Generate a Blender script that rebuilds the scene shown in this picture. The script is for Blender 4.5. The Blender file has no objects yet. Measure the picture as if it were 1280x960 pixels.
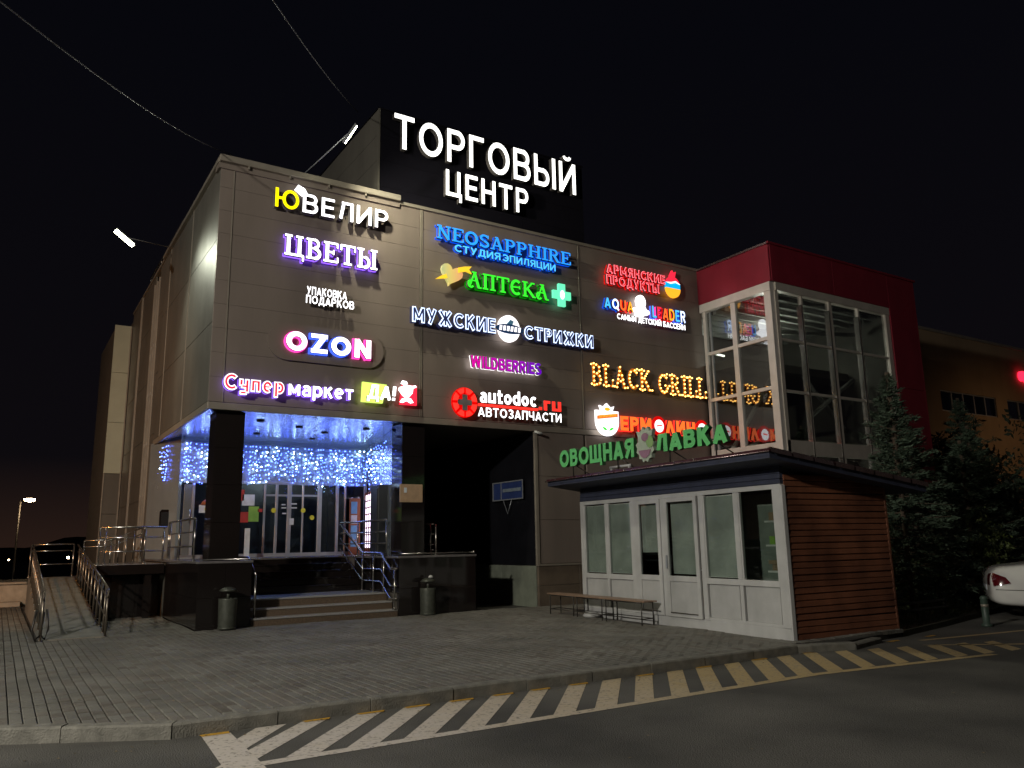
import bpy, math, random
import numpy as np
from mathutils import Vector, Matrix
random.seed(7); rng = np.random.default_rng(7)
S = bpy.context.scene; COL = S.collection
# ------------------------------------------------------------------ camera
FPX = 995.33; YAW, PITCH, ROLL = 0.56748526, 0.195982943, -0.0183450844
CAM = np.array([0, 0, 1.6])
_cy, _sy = math.cos(YAW), math.sin(YAW)
FW = np.array([_sy*math.cos(PITCH), _cy*math.cos(PITCH), math.sin(PITCH)])
_r = np.array([_cy, -_sy, 0]); _u = np.cross(_r, FW)
RT = math.cos(ROLL)*_r + math.sin(ROLL)*_u; UP = -math.sin(ROLL)*_r + math.cos(ROLL)*_u
cd = bpy.data.cameras.new('camera'); cam = bpy.data.objects.new('camera', cd); COL.objects.link(cam)
cd.sensor_width = 36; cd.lens = FPX/1280*36; cd.clip_end = 3000; cd.clip_start = .05
cam.matrix_world = Matrix(((RT[0], UP[0], -FW[0], 0), (RT[1], UP[1], -FW[1], 0), (RT[2], UP[2], -FW[2], 1.6), (0, 0, 0, 1)))
S.camera = cam
# ------------------------------------------------------------------ world: night sky with a faint town glow low down
w = bpy.data.worlds.new("World"); S.world = w; w.use_nodes = True
nt = w.node_tree; nt.nodes.clear()
tc = nt.nodes.new('ShaderNodeTexCoord'); sx = nt.nodes.new('ShaderNodeSeparateXYZ'); cr = nt.nodes.new('ShaderNodeValToRGB')
bg = nt.nodes.new('ShaderNodeBackground'); wo = nt.nodes.new('ShaderNodeOutputWorld')
nt.links.new(tc.outputs['Generated'], sx.inputs[0]); nt.links.new(sx.outputs['Z'], cr.inputs[0])
nt.links.new(cr.outputs[0], bg.inputs[0]); nt.links.new(bg.outputs[0], wo.inputs[0])
e = cr.color_ramp.elements; e[0].position = 0.0; e[0].color = (.020, .0105, .0075, 1); e[1].position = .55; e[1].color = (.0020, .0021, .0036, 1)
k = e.new(.10); k.color = (.0038, .0031, .0042, 1)
bg.inputs[1].default_value = 1.0
S.view_settings.view_transform = 'Standard'; S.view_settings.look = 'None'; S.view_settings.exposure = 0; S.view_settings.gamma = 1
try:
    S.cycles.max_bounces = 6; S.cycles.sample_clamp_indirect = 3.0; S.cycles.transparent_max_bounces = 12
    S.cycles.caustics_reflective = False; S.cycles.caustics_refractive = False
except Exception: pass

def ray(x, y): return FW*FPX + RT*(x-640) + UP*(480-y)
def ony(x, y, Y): d = ray(x, y); return CAM + d*Y/d[1]
def onx(x, y, X): d = ray(x, y); return CAM + d*X/d[0]
def onz(x, y, Z=0.): d = ray(x, y); return CAM + d*(Z-1.6)/d[2]
def proj(P):
    v = np.array(P)-CAM; z = v@FW
    return (640+FPX*(v@RT)/z, 480-FPX*(v@UP)/z, z)

# ------------------------------------------------------------------ materials
def mat(name, col, rough=.6, metal=0., var=.15, scale=6., bump=0., bscale=40., col2=None, spec=.5, coat=0.):
    m = bpy.data.materials.new(name); m.use_nodes = True; t = m.node_tree; b = t.nodes['Principled BSDF']
    b.inputs['Roughness'].default_value = rough; b.inputs['Metallic'].default_value = metal
    b.inputs['Specular IOR Level'].default_value = spec; b.inputs['Coat Weight'].default_value = coat
    g = t.nodes.new('ShaderNodeNewGeometry')
    n = t.nodes.new('ShaderNodeTexNoise'); n.inputs['Scale'].default_value = scale; n.inputs['Detail'].default_value = 6
    t.links.new(g.outputs['Position'], n.inputs['Vector'])
    r = t.nodes.new('ShaderNodeValToRGB'); c2 = col2 or tuple(min(1, c*(1+var)) for c in col)
    r.color_ramp.elements[0].position = .3; r.color_ramp.elements[1].position = .7
    r.color_ramp.elements[0].color = (*[c*(1-var) for c in col], 1); r.color_ramp.elements[1].color = (*c2, 1)
    t.links.new(n.outputs[0], r.inputs[0]); t.links.new(r.outputs[0], b.inputs['Base Color'])
    mr = t.nodes.new('ShaderNodeMapRange'); mr.inputs[3].default_value = max(0, rough-.12*min(1, rough*2)); mr.inputs[4].default_value = min(1, rough+.12*min(1, rough*2))
    n3 = t.nodes.new('ShaderNodeTexNoise'); n3.inputs['Scale'].default_value = scale*2.3; n3.inputs['Detail'].default_value = 8
    t.links.new(g.outputs['Position'], n3.inputs['Vector']); t.links.new(n3.outputs[0], mr.inputs[0]); t.links.new(mr.outputs[0], b.inputs['Roughness'])
    if bump:
        n2 = t.nodes.new('ShaderNodeTexNoise'); n2.inputs['Scale'].default_value = bscale; n2.inputs['Detail'].default_value = 4
        t.links.new(g.outputs['Position'], n2.inputs['Vector'])
        bp = t.nodes.new('ShaderNodeBump'); bp.inputs['Strength'].default_value = bump; bp.inputs['Distance'].default_value = .02
        t.links.new(n2.outputs[0], bp.inputs['Height']); t.links.new(bp.outputs[0], b.inputs['Normal'])
    return m
def streaks(m, amt=.16):
    t = m.node_tree; b = t.nodes['Principled BSDF']; src = b.inputs['Base Color'].links[0].from_socket
    g = t.nodes.new('ShaderNodeNewGeometry'); mp = t.nodes.new('ShaderNodeMapping'); mp.inputs['Scale'].default_value = (1.6, 1.6, .25); n = t.nodes.new('ShaderNodeTexNoise'); n.inputs['Scale'].default_value = 1.3; n.inputs['Detail'].default_value = 7
    t.links.new(g.outputs['Position'], mp.inputs[0]); t.links.new(mp.outputs[0], n.inputs['Vector'])
    mr = t.nodes.new('ShaderNodeMapRange'); mr.inputs[1].default_value = .3; mr.inputs[2].default_value = .7; mr.inputs[3].default_value = 1-amt; mr.inputs[4].default_value = 1+amt*.4; t.links.new(n.outputs[0], mr.inputs[0])
    mx = t.nodes.new('ShaderNodeMixRGB'); mx.blend_type = 'MULTIPLY'; mx.inputs[0].default_value = 1; t.links.new(src, mx.inputs[1]); t.links.new(mr.outputs[0], mx.inputs[2]); t.links.new(mx.outputs[0], b.inputs['Base Color'])
def emi(name, col, st):
    m = bpy.data.materials.new(name); m.use_nodes = True; b = m.node_tree.nodes['Principled BSDF']
    b.inputs['Base Color'].default_value = (*[c*.5 for c in col], 1)
    b.inputs['Emission Color'].default_value = (*col, 1); b.inputs['Emission Strength'].default_value = st
    return m
def glass(name, tint=(.75, .8, .8), refl=.06, rough=.01):
    m = bpy.data.materials.new(name); m.use_nodes = True; t = m.node_tree; t.nodes.clear()
    tr = t.nodes.new('ShaderNodeBsdfTransparent'); tr.inputs[0].default_value = (*tint, 1)
    gl = t.nodes.new('ShaderNodeBsdfGlossy'); gl.inputs['Roughness'].default_value = rough; gl.inputs[0].default_value = (.95, .97, 1, 1)
    lf = t.nodes.new('ShaderNodeLayerWeight'); lf.inputs[0].default_value = .5; lw = t.nodes.new('ShaderNodeMath'); lw.operation = 'POWER'; lw.inputs[1].default_value = 4; t.links.new(lf.outputs['Facing'], lw.inputs[0])
    ad = t.nodes.new('ShaderNodeMath'); ad.operation = 'ADD'; ad.inputs[1].default_value = refl; ad.use_clamp = True
    mx = t.nodes.new('ShaderNodeMixShader'); o = t.nodes.new('ShaderNodeOutputMaterial')
    t.links.new(lw.outputs[0], ad.inputs[0]); t.links.new(ad.outputs[0], mx.inputs[0])
    t.links.new(tr.outputs[0], mx.inputs[1]); t.links.new(gl.outputs[0], mx.inputs[2]); t.links.new(mx.outputs[0], o.inputs[0])
    return m
M = dict(
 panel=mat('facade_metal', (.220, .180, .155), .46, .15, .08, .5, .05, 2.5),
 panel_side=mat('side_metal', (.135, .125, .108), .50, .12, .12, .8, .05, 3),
 trim=mat('trim_metal', (.34, .30, .25), .4, .4, .1, 3),
 core=mat('wall_core', (.10, .088, .072), .8),
 soffit=mat('soffit_metal', (.80, .88, .92), .20, .80, .04, 2, 1.0, 4.2),
 white_wall=mat('white_cladding', (.34, .38, .40), .25, .45, .06, 2, .25, 4),
 granite=mat('dark_granite', (.010, .008, .008), .08, 0, .3, 130, 0, 40, (.018, .014, .013), .5),
 stepstone=mat('brown_granite', (.12, .085, .06), .35, 0, .3, 50, .1, 60),
 treadstone=mat('grey_granite_tread', (.28, .27, .26), .35, 0, .2, 60, .1, 60),
 deck=mat('deck_stone', (.13, .12, .12), .25, 0, .2, 20),
 steel=mat('brushed_steel', (.48, .46, .43), .22, .95, .08, 8),
 darksteel=mat('dark_painted_steel', (.05, .045, .04), .4, .5, .2, 8),
 bronze=mat('ramp_rail_steel', (.25, .21, .17), .35, .85, .15, 8),
 alu=mat('aluminium_frame', (.42, .44, .47), .35, .5, .08, 4),
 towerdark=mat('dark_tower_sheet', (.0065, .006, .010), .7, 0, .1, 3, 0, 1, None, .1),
 dark=mat('dark_wall', (.018, .018, .021), .6, 0, .2, 3),
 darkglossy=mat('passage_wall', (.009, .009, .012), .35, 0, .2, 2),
 plinth=mat('plinth_brown', (.13, .10, .075), .4, 0, .2, 3, .05, 20),
 plinth_lit=mat('plinth_floodlit', (.17, .185, .15), .5, 0, .15, 4, .05, 20),  # the floodlight's greenish cast is put into this passage plinth colour
 asphalt=mat('asphalt', (.070, .067, .061), .85, 0, .40, .55, .9, 70, (.125, .118, .106)),
 mortar=mat('paving_sand', (.035, .032, .028), .95, 0, .3, 10),
 brick_a=mat('paver_grey', (.125, .119, .103), .75, 0, .24, 1.0, .5, 90, (.19, .182, .160)),
 brick_b=mat('paver_brown', (.12, .105, .088), .78, 0, .26, 1.7, .5, 90, (.175, .16, .138)),
 kerb=mat('kerb_concrete', (.17, .162, .14), .8, 0, .3, 7, .6, 60),
 pvc=mat('white_plastic', (.47, .47, .465), .38, 0, .08, 3, .03, 8),
 pvc_panel=mat('white_plastic_panel', (.42, .42, .415), .45, 0, .1, 3, .03, 8),
 wood=mat('red_brown_plank', (.15, .052, .028), .55, 0, .40, 1.8, .4, 30, (.23, .085, .042)),
 bluewood=mat('dark_blue_fascia', (.03, .035, .06), .6, 0, .2, 5, .2, 30),
 roof=mat('burgundy_roof_sheet', (.085, .03, .035), .3, .45, .2, 4),
 roof_edge=mat('roof_edge_metal', (.30, .22, .22), .28, .8, .2, 4),
 red=mat('crimson_cladding', (.26, .022, .04), .35, .2, .08, 2),
 pinkframe=mat('tower_frame', (.62, .58, .55), .4, .1, .08, 3),
 interior=mat('interior_wall', (.20, .185, .165), .7, 0, .15, 1.5),
 intdark=mat('interior_dark', (.05, .05, .05), .7, 0, .2, 2),
 beam=mat('white_beam', (.62, .62, .60), .5),
 tan=mat('far_wall', (.30, .21, .13), .8, 0, .12, .35, .1, 4),
 winglass_dark=glass('window_glass', (.55, .58, .58), .05),
 towerglass=glass('tower_glass', (.62, .64, .62), .15, .004),
 doorglass=glass('entrance_glass', (.6, .68, .75), .05, .02),
 kioskglass=glass('kiosk_glass', (.80, .84, .82), .06),
 curtain=mat('translucent_blind', (.50, .51, .48), .5, 0, .2, 2, .6, 9),
 bin=mat('bin_metal', (.075, .08, .065), .45, .3, .25, 12, .1, 40),
 tablewood=mat('bench_board', (.24, .16, .11), .45, 0, .2, 8, .1, 40),
 grass=mat('grass_blades', (.05, .075, .02), .8, 0, .4, 5),
 soil=mat('soil_grass', (.045, .042, .022), .95, 0, .4, 3, .6, 20),
 spruce=mat('spruce_needles', (.045, .070, .045), .8, 0, .45, 3),
 leaf=mat('shrub_leaves', (.065, .085, .022), .6, 0, .5, 4),
 leafdark=mat('dark_leaves', (.018, .028, .014), .7, 0, .5, 2),
 bark=mat('bark', (.07, .05, .035), .9, 0, .3, 12, .5, 30),
 carpaint=mat('white_car_paint', (.72, .71, .69), .22, .0, .03, 2, 0, 1, None, .5, .8),
 tyre=mat('tyre_rubber', (.02, .02, .02), .8),
 rim=mat('alloy_rim', (.45, .45, .46), .3, .8),
 taillight=mat('tail_light_red', (.10, .006, .01), .12, 0, .1, 9, 0, 1, None, .8, 1),
 green=mat('green_letter_plastic', (.12, .50, .16), .4, 0, .08, 3),
 greendk=mat('green_letter_side', (.03, .10, .04), .5),
 sky_hill=mat('far_hill', (.012, .012, .013), .95),
 terrain=mat('lower_terrain', (.02, .02, .022), .95, 0, .3, .05),
 wallorange=mat('low_wall_concrete', (.42, .36, .28), .8, 0, .2, 4, .5, 20),
 cable=mat('cable_rubber', (.09, .09, .10), .5),
 signside=mat('sign_side_grey', (.22, .2, .2), .5),
 poster_tan=mat('tan_poster', (.40, .27, .17), .5, 0, .12, 8),
 letterside=mat('letter_casing', (.10, .09, .09), .5),
 black=mat('black_plastic', (.012, .012, .014), .4),
 blueboard=mat('blue_board', (.03, .05, .16), .4, 0, .15, 9),
 yellowmark=mat('old_yellow_paint', (.50, .28, .03), .7, 0, .3, 25, .3, 80),
 orangebox=mat('orange_stand', (.30, .09, .03), .4),
 greenp=mat('green_poster', (.25, .45, .08), .5), redp=mat('red_poster', (.45, .05, .04), .5), whitep=mat('white_poster', (.6, .65, .7), .5), bluep=mat('blue_poster', (.15, .4, .7), .5),
 yellowdot=mat('yellow_sticker', (.65, .62, .05), .5),
)
streaks(M['panel'], .12); streaks(M['panel_side'], .12); streaks(M['pvc'], .16); streaks(M['pvc_panel'], .14); streaks(M['red'], .1); streaks(M['tan'], .1); streaks(M['wood'], .2)
# worn road paint: white, sodium light painted in as yellow towards the kiosk, chipped by noise
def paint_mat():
    m = mat('worn_sodium_lit_paint', (.5, .47, .42), .7); t = m.node_tree; b = t.nodes['Principled BSDF']
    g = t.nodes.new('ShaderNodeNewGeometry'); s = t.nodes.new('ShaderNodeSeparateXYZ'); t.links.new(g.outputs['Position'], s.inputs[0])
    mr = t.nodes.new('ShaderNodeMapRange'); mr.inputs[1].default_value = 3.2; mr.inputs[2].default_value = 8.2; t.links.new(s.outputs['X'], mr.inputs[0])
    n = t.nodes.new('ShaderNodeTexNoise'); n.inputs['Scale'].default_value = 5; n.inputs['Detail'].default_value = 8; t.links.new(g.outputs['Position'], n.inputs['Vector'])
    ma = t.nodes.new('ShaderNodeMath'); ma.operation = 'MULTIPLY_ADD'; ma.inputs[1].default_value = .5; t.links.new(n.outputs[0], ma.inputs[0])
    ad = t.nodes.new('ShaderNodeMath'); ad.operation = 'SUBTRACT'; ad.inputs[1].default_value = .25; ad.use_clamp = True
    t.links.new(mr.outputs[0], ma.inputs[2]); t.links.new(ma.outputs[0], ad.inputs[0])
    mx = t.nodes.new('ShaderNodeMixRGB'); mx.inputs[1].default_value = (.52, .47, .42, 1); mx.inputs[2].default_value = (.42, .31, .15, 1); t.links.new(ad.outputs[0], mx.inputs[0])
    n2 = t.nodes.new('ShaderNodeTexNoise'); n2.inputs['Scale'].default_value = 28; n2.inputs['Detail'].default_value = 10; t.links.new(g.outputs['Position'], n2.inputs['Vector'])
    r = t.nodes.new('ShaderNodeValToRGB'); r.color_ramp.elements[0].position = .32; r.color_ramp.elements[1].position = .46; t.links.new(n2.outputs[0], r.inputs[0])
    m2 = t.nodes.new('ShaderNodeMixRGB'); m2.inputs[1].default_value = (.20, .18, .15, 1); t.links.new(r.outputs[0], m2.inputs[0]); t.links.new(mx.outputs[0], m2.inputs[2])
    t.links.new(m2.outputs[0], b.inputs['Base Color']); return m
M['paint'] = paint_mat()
# emissive sign colours
E_ = dict(white=emi('lit_white', (1, .98, 1), 2.8), whitebig=emi('lit_white_roof', (1, .99, .93), 2.4), yellow=emi('lit_yellow', (1, .80, .0), 1.6),
 violet=emi('lit_violet_edge', (.30, .12, 1), 1.6), pink=emi('lit_pink_edge', (1, .06, .45), 1.5), blueedge=emi('lit_blue_edge', (.05, .12, 1), 1.6),
 blue=emi('lit_blue', (.02, .30, 1), 1.25), bluedk=emi('lit_blue_deep', (.0, .10, .9), .7), cyan=emi('lit_cyan', (.06, .45, 1), 1.5), green=emi('lit_green', (.04, .9, .03), 1.1), greendk=emi('lit_green_deep', (.0, .38, .0), .5),
 neonwhite=emi('neon_bluish', (.55, .68, 1), 2.4), neonback=emi('neon_backing', (.02, .03, .12), .5), magenta=emi('lit_magenta', (.75, .0, .45), .8), purple=emi('lit_purple', (.28, .0, .65), .8),
 red=emi('lit_red', (1, .03, .02), 1.5), redorange=emi('lit_red_orange', (1, .14, .02), 1.5), reddeep=emi('lit_deep_red', (.8, .0, .0), .8), neonred=emi('neon_red', (1, .16, .2), 2.0), lime=emi('lit_lime', (.7, 1, .15), 1.3), orange=emi('lit_orange', (1, .40, .02), 1.4),
 bulbwarm=emi('warm_bulb', (1, .55, .12), 6), warmface=emi('warm_face', (.75, .22, .01), .42), mint=emi('lit_mint', (.15, .9, .5), 1.1), gold=emi('lit_gold', (1, .62, .03), .95), peach=emi('lit_peach', (1, .6, .2), 1.0),
 bulbblue=emi('blue_bulb', (.08, .15, 1), 11), bulbwhite=emi('bluish_white_bulb', (.50, .74, 1), 26), led=emi('led_strip', (.95, .80, 1), 3), tube=emi('lit_tube', (.95, 1, .85), 6), lampface=emi('lamp_face', (1, 1, .70), 40), lampfar=emi('far_lamp_face', (1, .72, .42), 60), tiny=emi('tiny_light', (1, .8, .6), 4), redspot=emi('red_sign_face', (1, .02, .06), 2.2), whiteline=emi('lit_white_soft', (1, .96, .98), 1.6),
 redmute=emi('lit_crimson', (.9, .02, .05), 1.3), skyblue=emi('lit_skyblue', (.0, .45, .85), 1.1), sodium=emi('sodium_face', (1, .42, .08), 20))

# ------------------------------------------------------------------ object helpers
LOCAL = set()
def empty(name, loc, label=None, cat=None, group=None, rz=0, local=False):
    o = bpy.data.objects.new(name, None); COL.objects.link(o); o.location = loc; o.rotation_euler.z = rz; o.empty_display_size = .2
    if label: o['label'] = label
    if cat: o['category'] = cat
    if group: o['group'] = group
    if local: LOCAL.add(o.name)
    return o
def origin(p):
    if p is None: return Vector((0, 0, 0))
    q = Vector((0, 0, 0)); o = p
    while o is not None:
        if o.name in LOCAL: break
        q += Vector(o.location); o = o.parent
    return q
def link(name, me, parent=None, at=(0, 0, 0), label=None, kind=None, cat=None, group=None):
    o = bpy.data.objects.new(name, me); COL.objects.link(o)
    if parent is not None: o.parent = parent; o.location = Vector(at)-origin(parent)
    else: o.location = at
    if parent is not None and parent.name in LOCAL: pass
    if label: o['label'] = label
    if kind: o['kind'] = kind
    if cat: o['category'] = cat
    if group: o['group'] = group
    return o
class MB:
    def __init__(s): s.v = []; s.f = []; s.sm = []
    def add(s, vs, fs, smooth=False):
        n = len(s.v); s.v += [tuple(map(float, v)) for v in vs]; s.f += [tuple(i+n for i in f) for f in fs]; s.sm += [smooth]*len(fs)
    def box(s, x0, x1, y0, y1, z0, z1, b=0.):
        if x1 < x0: x0, x1 = x1, x0
        if y1 < y0: y0, y1 = y1, y0
        s.add([(x0, y0, z0), (x1, y0, z0), (x1, y1, z0), (x0, y1, z0), (x0, y0, z1), (x1, y0, z1), (x1, y1, z1), (x0, y1, z1)],
              [(0, 3, 2, 1), (4, 5, 6, 7), (0, 1, 5, 4), (1, 2, 6, 5), (2, 3, 7, 6), (3, 0, 4, 7)]); return s
    def tube(s, pts, r, n=8, cap=True, r2=None):
        pts = [Vector(p) for p in pts]; m = len(pts); base = []; t0 = None
        for i, p in enumerate(pts):
            if i == 0: d = pts[1]-p
            elif i == m-1: d = p-pts[i-1]
            else: d = (pts[i+1]-p).normalized()+(p-pts[i-1]).normalized()
            d = d.normalized(); a = Vector((0, 0, 1)) if abs(d.z) < .95 else Vector((1, 0, 0))
            u = d.cross(a).normalized(); q = d.cross(u); rr = r if r2 is None else r+(r2-r)*i/(m-1)
            base += [p+(u*math.cos(2*math.pi*k/n)+q*math.sin(2*math.pi*k/n))*rr for k in range(n)]
        fs = [(i*n+k, i*n+(k+1) % n, (i+1)*n+(k+1) % n, (i+1)*n+k) for i in range(m-1) for k in range(n)]
        if cap: fs += [tuple(range(n))[::-1], tuple((m-1)*n+k for k in range(n))]
        s.add(base, fs, True); return s
    def cyl(s, c, r, h, n=16, r2=None):
        return s.tube([c, (c[0], c[1], c[2]+h)], r, n, True, r2)
    def lathe(s, c, prof, n=20):
        vs = []; 
        for (r, z) in prof: vs += [(c[0]+r*math.cos(2*math.pi*k/n), c[1]+r*math.sin(2*math.pi*k/n), c[2]+z) for k in range(n)]
        m = len(prof); fs = [(i*n+k, i*n+(k+1) % n, (i+1)*n+(k+1) % n, (i+1)*n+k) for i in range(m-1) for k in range(n)]
        fs += [tuple(range(n))[::-1], tuple((m-1)*n+k for k in range(n))]
        s.add(vs, fs, True); return s
    def poly(s, pts, y0, y1):      # polygon in XZ extruded from y0 (front) to y1 (back); pts counter-clockwise seen from -Y
        n = len(pts); s.add([(p[0], y0, p[1]) for p in pts]+[(p[0], y1, p[1]) for p in pts],
              [tuple(range(n)), tuple(n+i for i in reversed(range(n)))]+[(i, i+n, (i+1) % n+n, (i+1) % n) for i in range(n)]); return s
    def disc(s, cx, cz, rx, rz, y0, y1, n=24, a0=0, a1=2*math.pi):
        full = abs(a1-a0) > 6.2; m = n if full else n+1
        return s.poly([(cx+rx*math.cos(a0+(a1-a0)*i/n), cz+rz*math.sin(a0+(a1-a0)*i/n)) for i in range(m)], y0, y1)
    def mesh(s, name, m, origin_=None):
        me = bpy.data.meshes.new(name); o = origin_ or (0, 0, 0)
        me.from_pydata([(v[0]-o[0], v[1]-o[1], v[2]-o[2]) for v in s.v], [], s.f)
        if m: me.materials.append(m)
        me.polygons.foreach_set('use_smooth', s.sm); me.update(); return me
    def build(s, name, m, parent=None, **kw):
        a = np.array(s.v); c = ((a.min(0)+a.max(0))/2); c[2] = a[:, 2].min(); c = tuple(float(x) for x in c)
        return link(name, s.mesh(name, m, c), parent, c, **kw)
_bc = {}
def box(name, x0, x1, y0, y1, z0, z1, m, parent=None, bev=0., **kw):
    if x1 < x0: x0, x1 = x1, x0
    if y1 < y0: y0, y1 = y1, y0
    key = (round(x1-x0, 4), round(y1-y0, 4), round(z1-z0, 4), m.name, bev)
    if key not in _bc:
        dx, dy, dz = (x1-x0)/2, (y1-y0)/2, z1-z0
        b = MB()
        if bev:
            import bmesh
            b.box(-dx, dx, -dy, dy, 0, dz); me = b.mesh(name, m); bm = bmesh.new(); bm.from_mesh(me)
            bmesh.ops.bevel(bm, geom=bm.edges[:], offset=bev, segments=1, affect='EDGES'); bm.to_mesh(me); bm.free()
        else:
            b.box(-dx, dx, -dy, dy, 0, dz); me = b.mesh(name, m)
        _bc[key] = me
    return link(name, _bc[key], parent, ((x0+x1)/2, (y0+y1)/2, z0), **kw)
def tubeo(name, pts, r, m, parent=None, n=8, **kw): return MB().tube(pts, r, n).build(name, m, parent, **kw)
def lamp(kind, loc, energy, color, parent=None, target=None, size=.3, sizey=None, spot=None, blend=.5):
    l = bpy.data.lights.new('lamp_light', kind); l.energy = energy; l.color = color
    if kind == 'AREA':
        l.size = size
        if sizey: l.shape = 'RECTANGLE'; l.size_y = sizey
    else: l.shadow_soft_size = size
    if spot: l.spot_size = spot; l.spot_blend = blend
    o = bpy.data.objects.new('lamp_light', l); COL.objects.link(o)
    o.location = Vector(loc)-origin(parent)
    if parent is not None: o.parent = parent
    if target is not None: o.rotation_euler = (Vector(target)-Vector(loc)).to_track_quat('-Z', 'Y').to_euler()
    return o
YF = 17.23; XC = 3.44; DK = 1.33
# ================================================================== GROUND
AZ = -.13
def asphalt():
    n = 40; xs = np.linspace(-60, 90, n+1); ys = np.linspace(-40, 60, n+1)
    b = MB(); b.add([(x, y, AZ) for y in ys for x in xs], [(j*(n+1)+i, j*(n+1)+i+1, (j+1)*(n+1)+i+1, (j+1)*(n+1)+i) for j in range(n) for i in range(n)])
    return b.build('asphalt_road', M['asphalt'], kind='structure')
asphalt()
MB().add or None
b = MB(); R0 = 2500
b.add([(-R0, -R0, -6), (R0, -R0, -6), (R0, R0, -6), (-R0, R0, -6)], [(0, 1, 2, 3)]); b.build('ground', M['terrain'], kind='structure')
# far hills: one ridge ring sector
b = MB(); vs = []; n = 220
for i in range(n):
    a = math.radians(-60+i*150/n); R = 620+60*math.sin(i*.3); h = 6+4*math.sin(i*.13+1)+2.5*math.sin(i*.41)+1.3*math.sin(i*1.3)
    vs += [(R*math.sin(a), R*math.cos(a), -6), (R*1.02*math.sin(a), R*1.02*math.cos(a), h), ((R+300)*math.sin(a), (R+300)*math.cos(a), -6)]
b.add(vs, [(3*i, 3*i+3, 3*i+4, 3*i+1) for i in range(n-1)]+[(3*i+1, 3*i+4, 3*i+5, 3*i+2) for i in range(n-1)], True)
b.build('hills', M['sky_hill'], kind='structure')
# kerb line: K0 (left, slanting) -> K1 -> K2 along the facade
K1 = (1.51, 8.33); K0 = (-4.6, 11.7); K2 = (10.35, 8.33); K3 = (11.35, 8.05); K4 = (12.4, 8.3)
def kerb_y(x):
    if x < K1[0]: return K1[1]+(x-K1[0])*(K0[1]-K1[1])/(K0[0]-K1[0])
    return K1[1]
pav = MB()
pp = [(-4.6, 11.9), (1.55, 8.5), (10.35, 8.5), (11.3, 8.3), (13.5, 8.6), (18.1, 14.4), (18.1, 17.2), (11.7, 24), (3.5, 33), (-14, 33), (-14, 17)]
vs = [(x, y, -.034) for x, y in pp]; pav.add(vs+[(x, y, AZ-.05) for x, y in pp], [tuple(range(len(pp)))]+[(i, i+len(pp), (i+1) % len(pp)+len(pp), (i+1) % len(pp)) for i in range(len(pp))])
pavement = pav.build('pavement', M['mortar'], kind='structure')
# paving bricks: columns running away from the kerb
W, Ln, G = .118, .205, .011
bricks = []
nx0 = int(-3.0/W)
for ci in range(nx0, int(18.0/W)):
    x = ci*W; ky = kerb_y(x+W/2)+.16; off = (ci % 2)*Ln/2 + rng.uniform(-.01, .01)
    y = ky-.0
    first = True
    ymax = 17.2 if x > XC-.1 else 32.5
    if x > 11.7: ymax = 17.2
    j = 0
    while y < ymax:
        L = Ln-off if (first and off > .02) else Ln
        first = False
        y1 = min(y+L, ymax)
        inside = True
        cx, cy = x+W/2, (y+y1)/2
        if .75 < cx < 1.92 and cy > 17.2: inside = False
        if cx > 1.9 and cx < XC and cy > 24.4: inside = False
        if cx > 10.8 and cx < 13.3 and 8.8 < cy < 14.7: inside = False
        if cx > 13.3 and cy < 8.7+(cx-13.3)*1.28+.3: inside = False
        if cx > 10.3 and cy < 8.5: inside = False
        if inside and y1-y > .06: bricks.append((x, x+W, y, y1))
        y = y1
def brick_geo(x0, x1, y0, y1, dz, tx, ty):
    g = G/2; c = .006
    x0 += g; x1 -= g; y0 += g; y1 -= g
    t = lambda x, y: dz + tx*(x-(x0+x1)/2) + ty*(y-(y0+y1)/2)
    V = [(x0, y0, -.05), (x1, y0, -.05), (x1, y1, -.05), (x0, y1, -.05)]
    V += [(x, y, t(x, y)-c) for x, y in ((x0, y0), (x1, y0), (x1, y1), (x0, y1))]
    V += [(x, y, t(x, y)) for x, y in ((x0+c, y0+c), (x1-c, y0+c), (x1-c, y1-c), (x0+c, y1-c))]
    F = []
    for b0 in (0, 4): F += [(b0+k, b0+(k+1) % 4, b0+4+(k+1) % 4, b0+4+k) for k in range(4)]
    F.append((8, 9, 10, 11)); return V, F
def vis(x, y, z=0):
    p = proj((x, y, z)); return p[2] > .5 and 0 < p[0] < 1280 and 0 < p[1] < 960
ordr = sorted(range(len(bricks)), key=lambda i: (0 if vis(bricks[i][0]+.06, bricks[i][2]+.1) else 1, bricks[i][0]**2+bricks[i][2]**2))
near = set([i for i in ordr if bricks[i][3]-bricks[i][2] > Ln-.001][:300])
ba, bb = MB(), MB(); shared = []
for k in range(8):
    V, F = brick_geo(-W/2, W/2, -Ln/2, Ln/2, 0, rng.uniform(-.012, .012), rng.uniform(-.01, .01)); q = MB(); q.add(V, F)
    shared.append(q.mesh('brick', M['brick_a' if k % 3 else 'brick_b']))
def sag(x, y): return .006*math.sin(x*1.3+.4*y)+.005*math.sin(y*1.9-x*.6)+.004*math.sin(3.1*x+2.3*y)
for i, (x0, x1, y0, y1) in enumerate(bricks):
    dz = rng.uniform(-.0035, .003)+sag(x0, y0)
    if i in near: link('brick', shared[int(rng.integers(8))], pavement, ((x0+x1)/2, (y0+y1)/2, dz))
    else:
        V, F = brick_geo(x0, x1, y0, y1, dz, rng.uniform(-.012, .012), rng.uniform(-.01, .01)); (bb if rng.random() < .3 else ba).add(V, F)
ba.build('paving_bricks', M['brick_a'], pavement, kind='stuff'); bb.build('brown_paving_bricks', M['brick_b'], pavement, kind='stuff')
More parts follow.
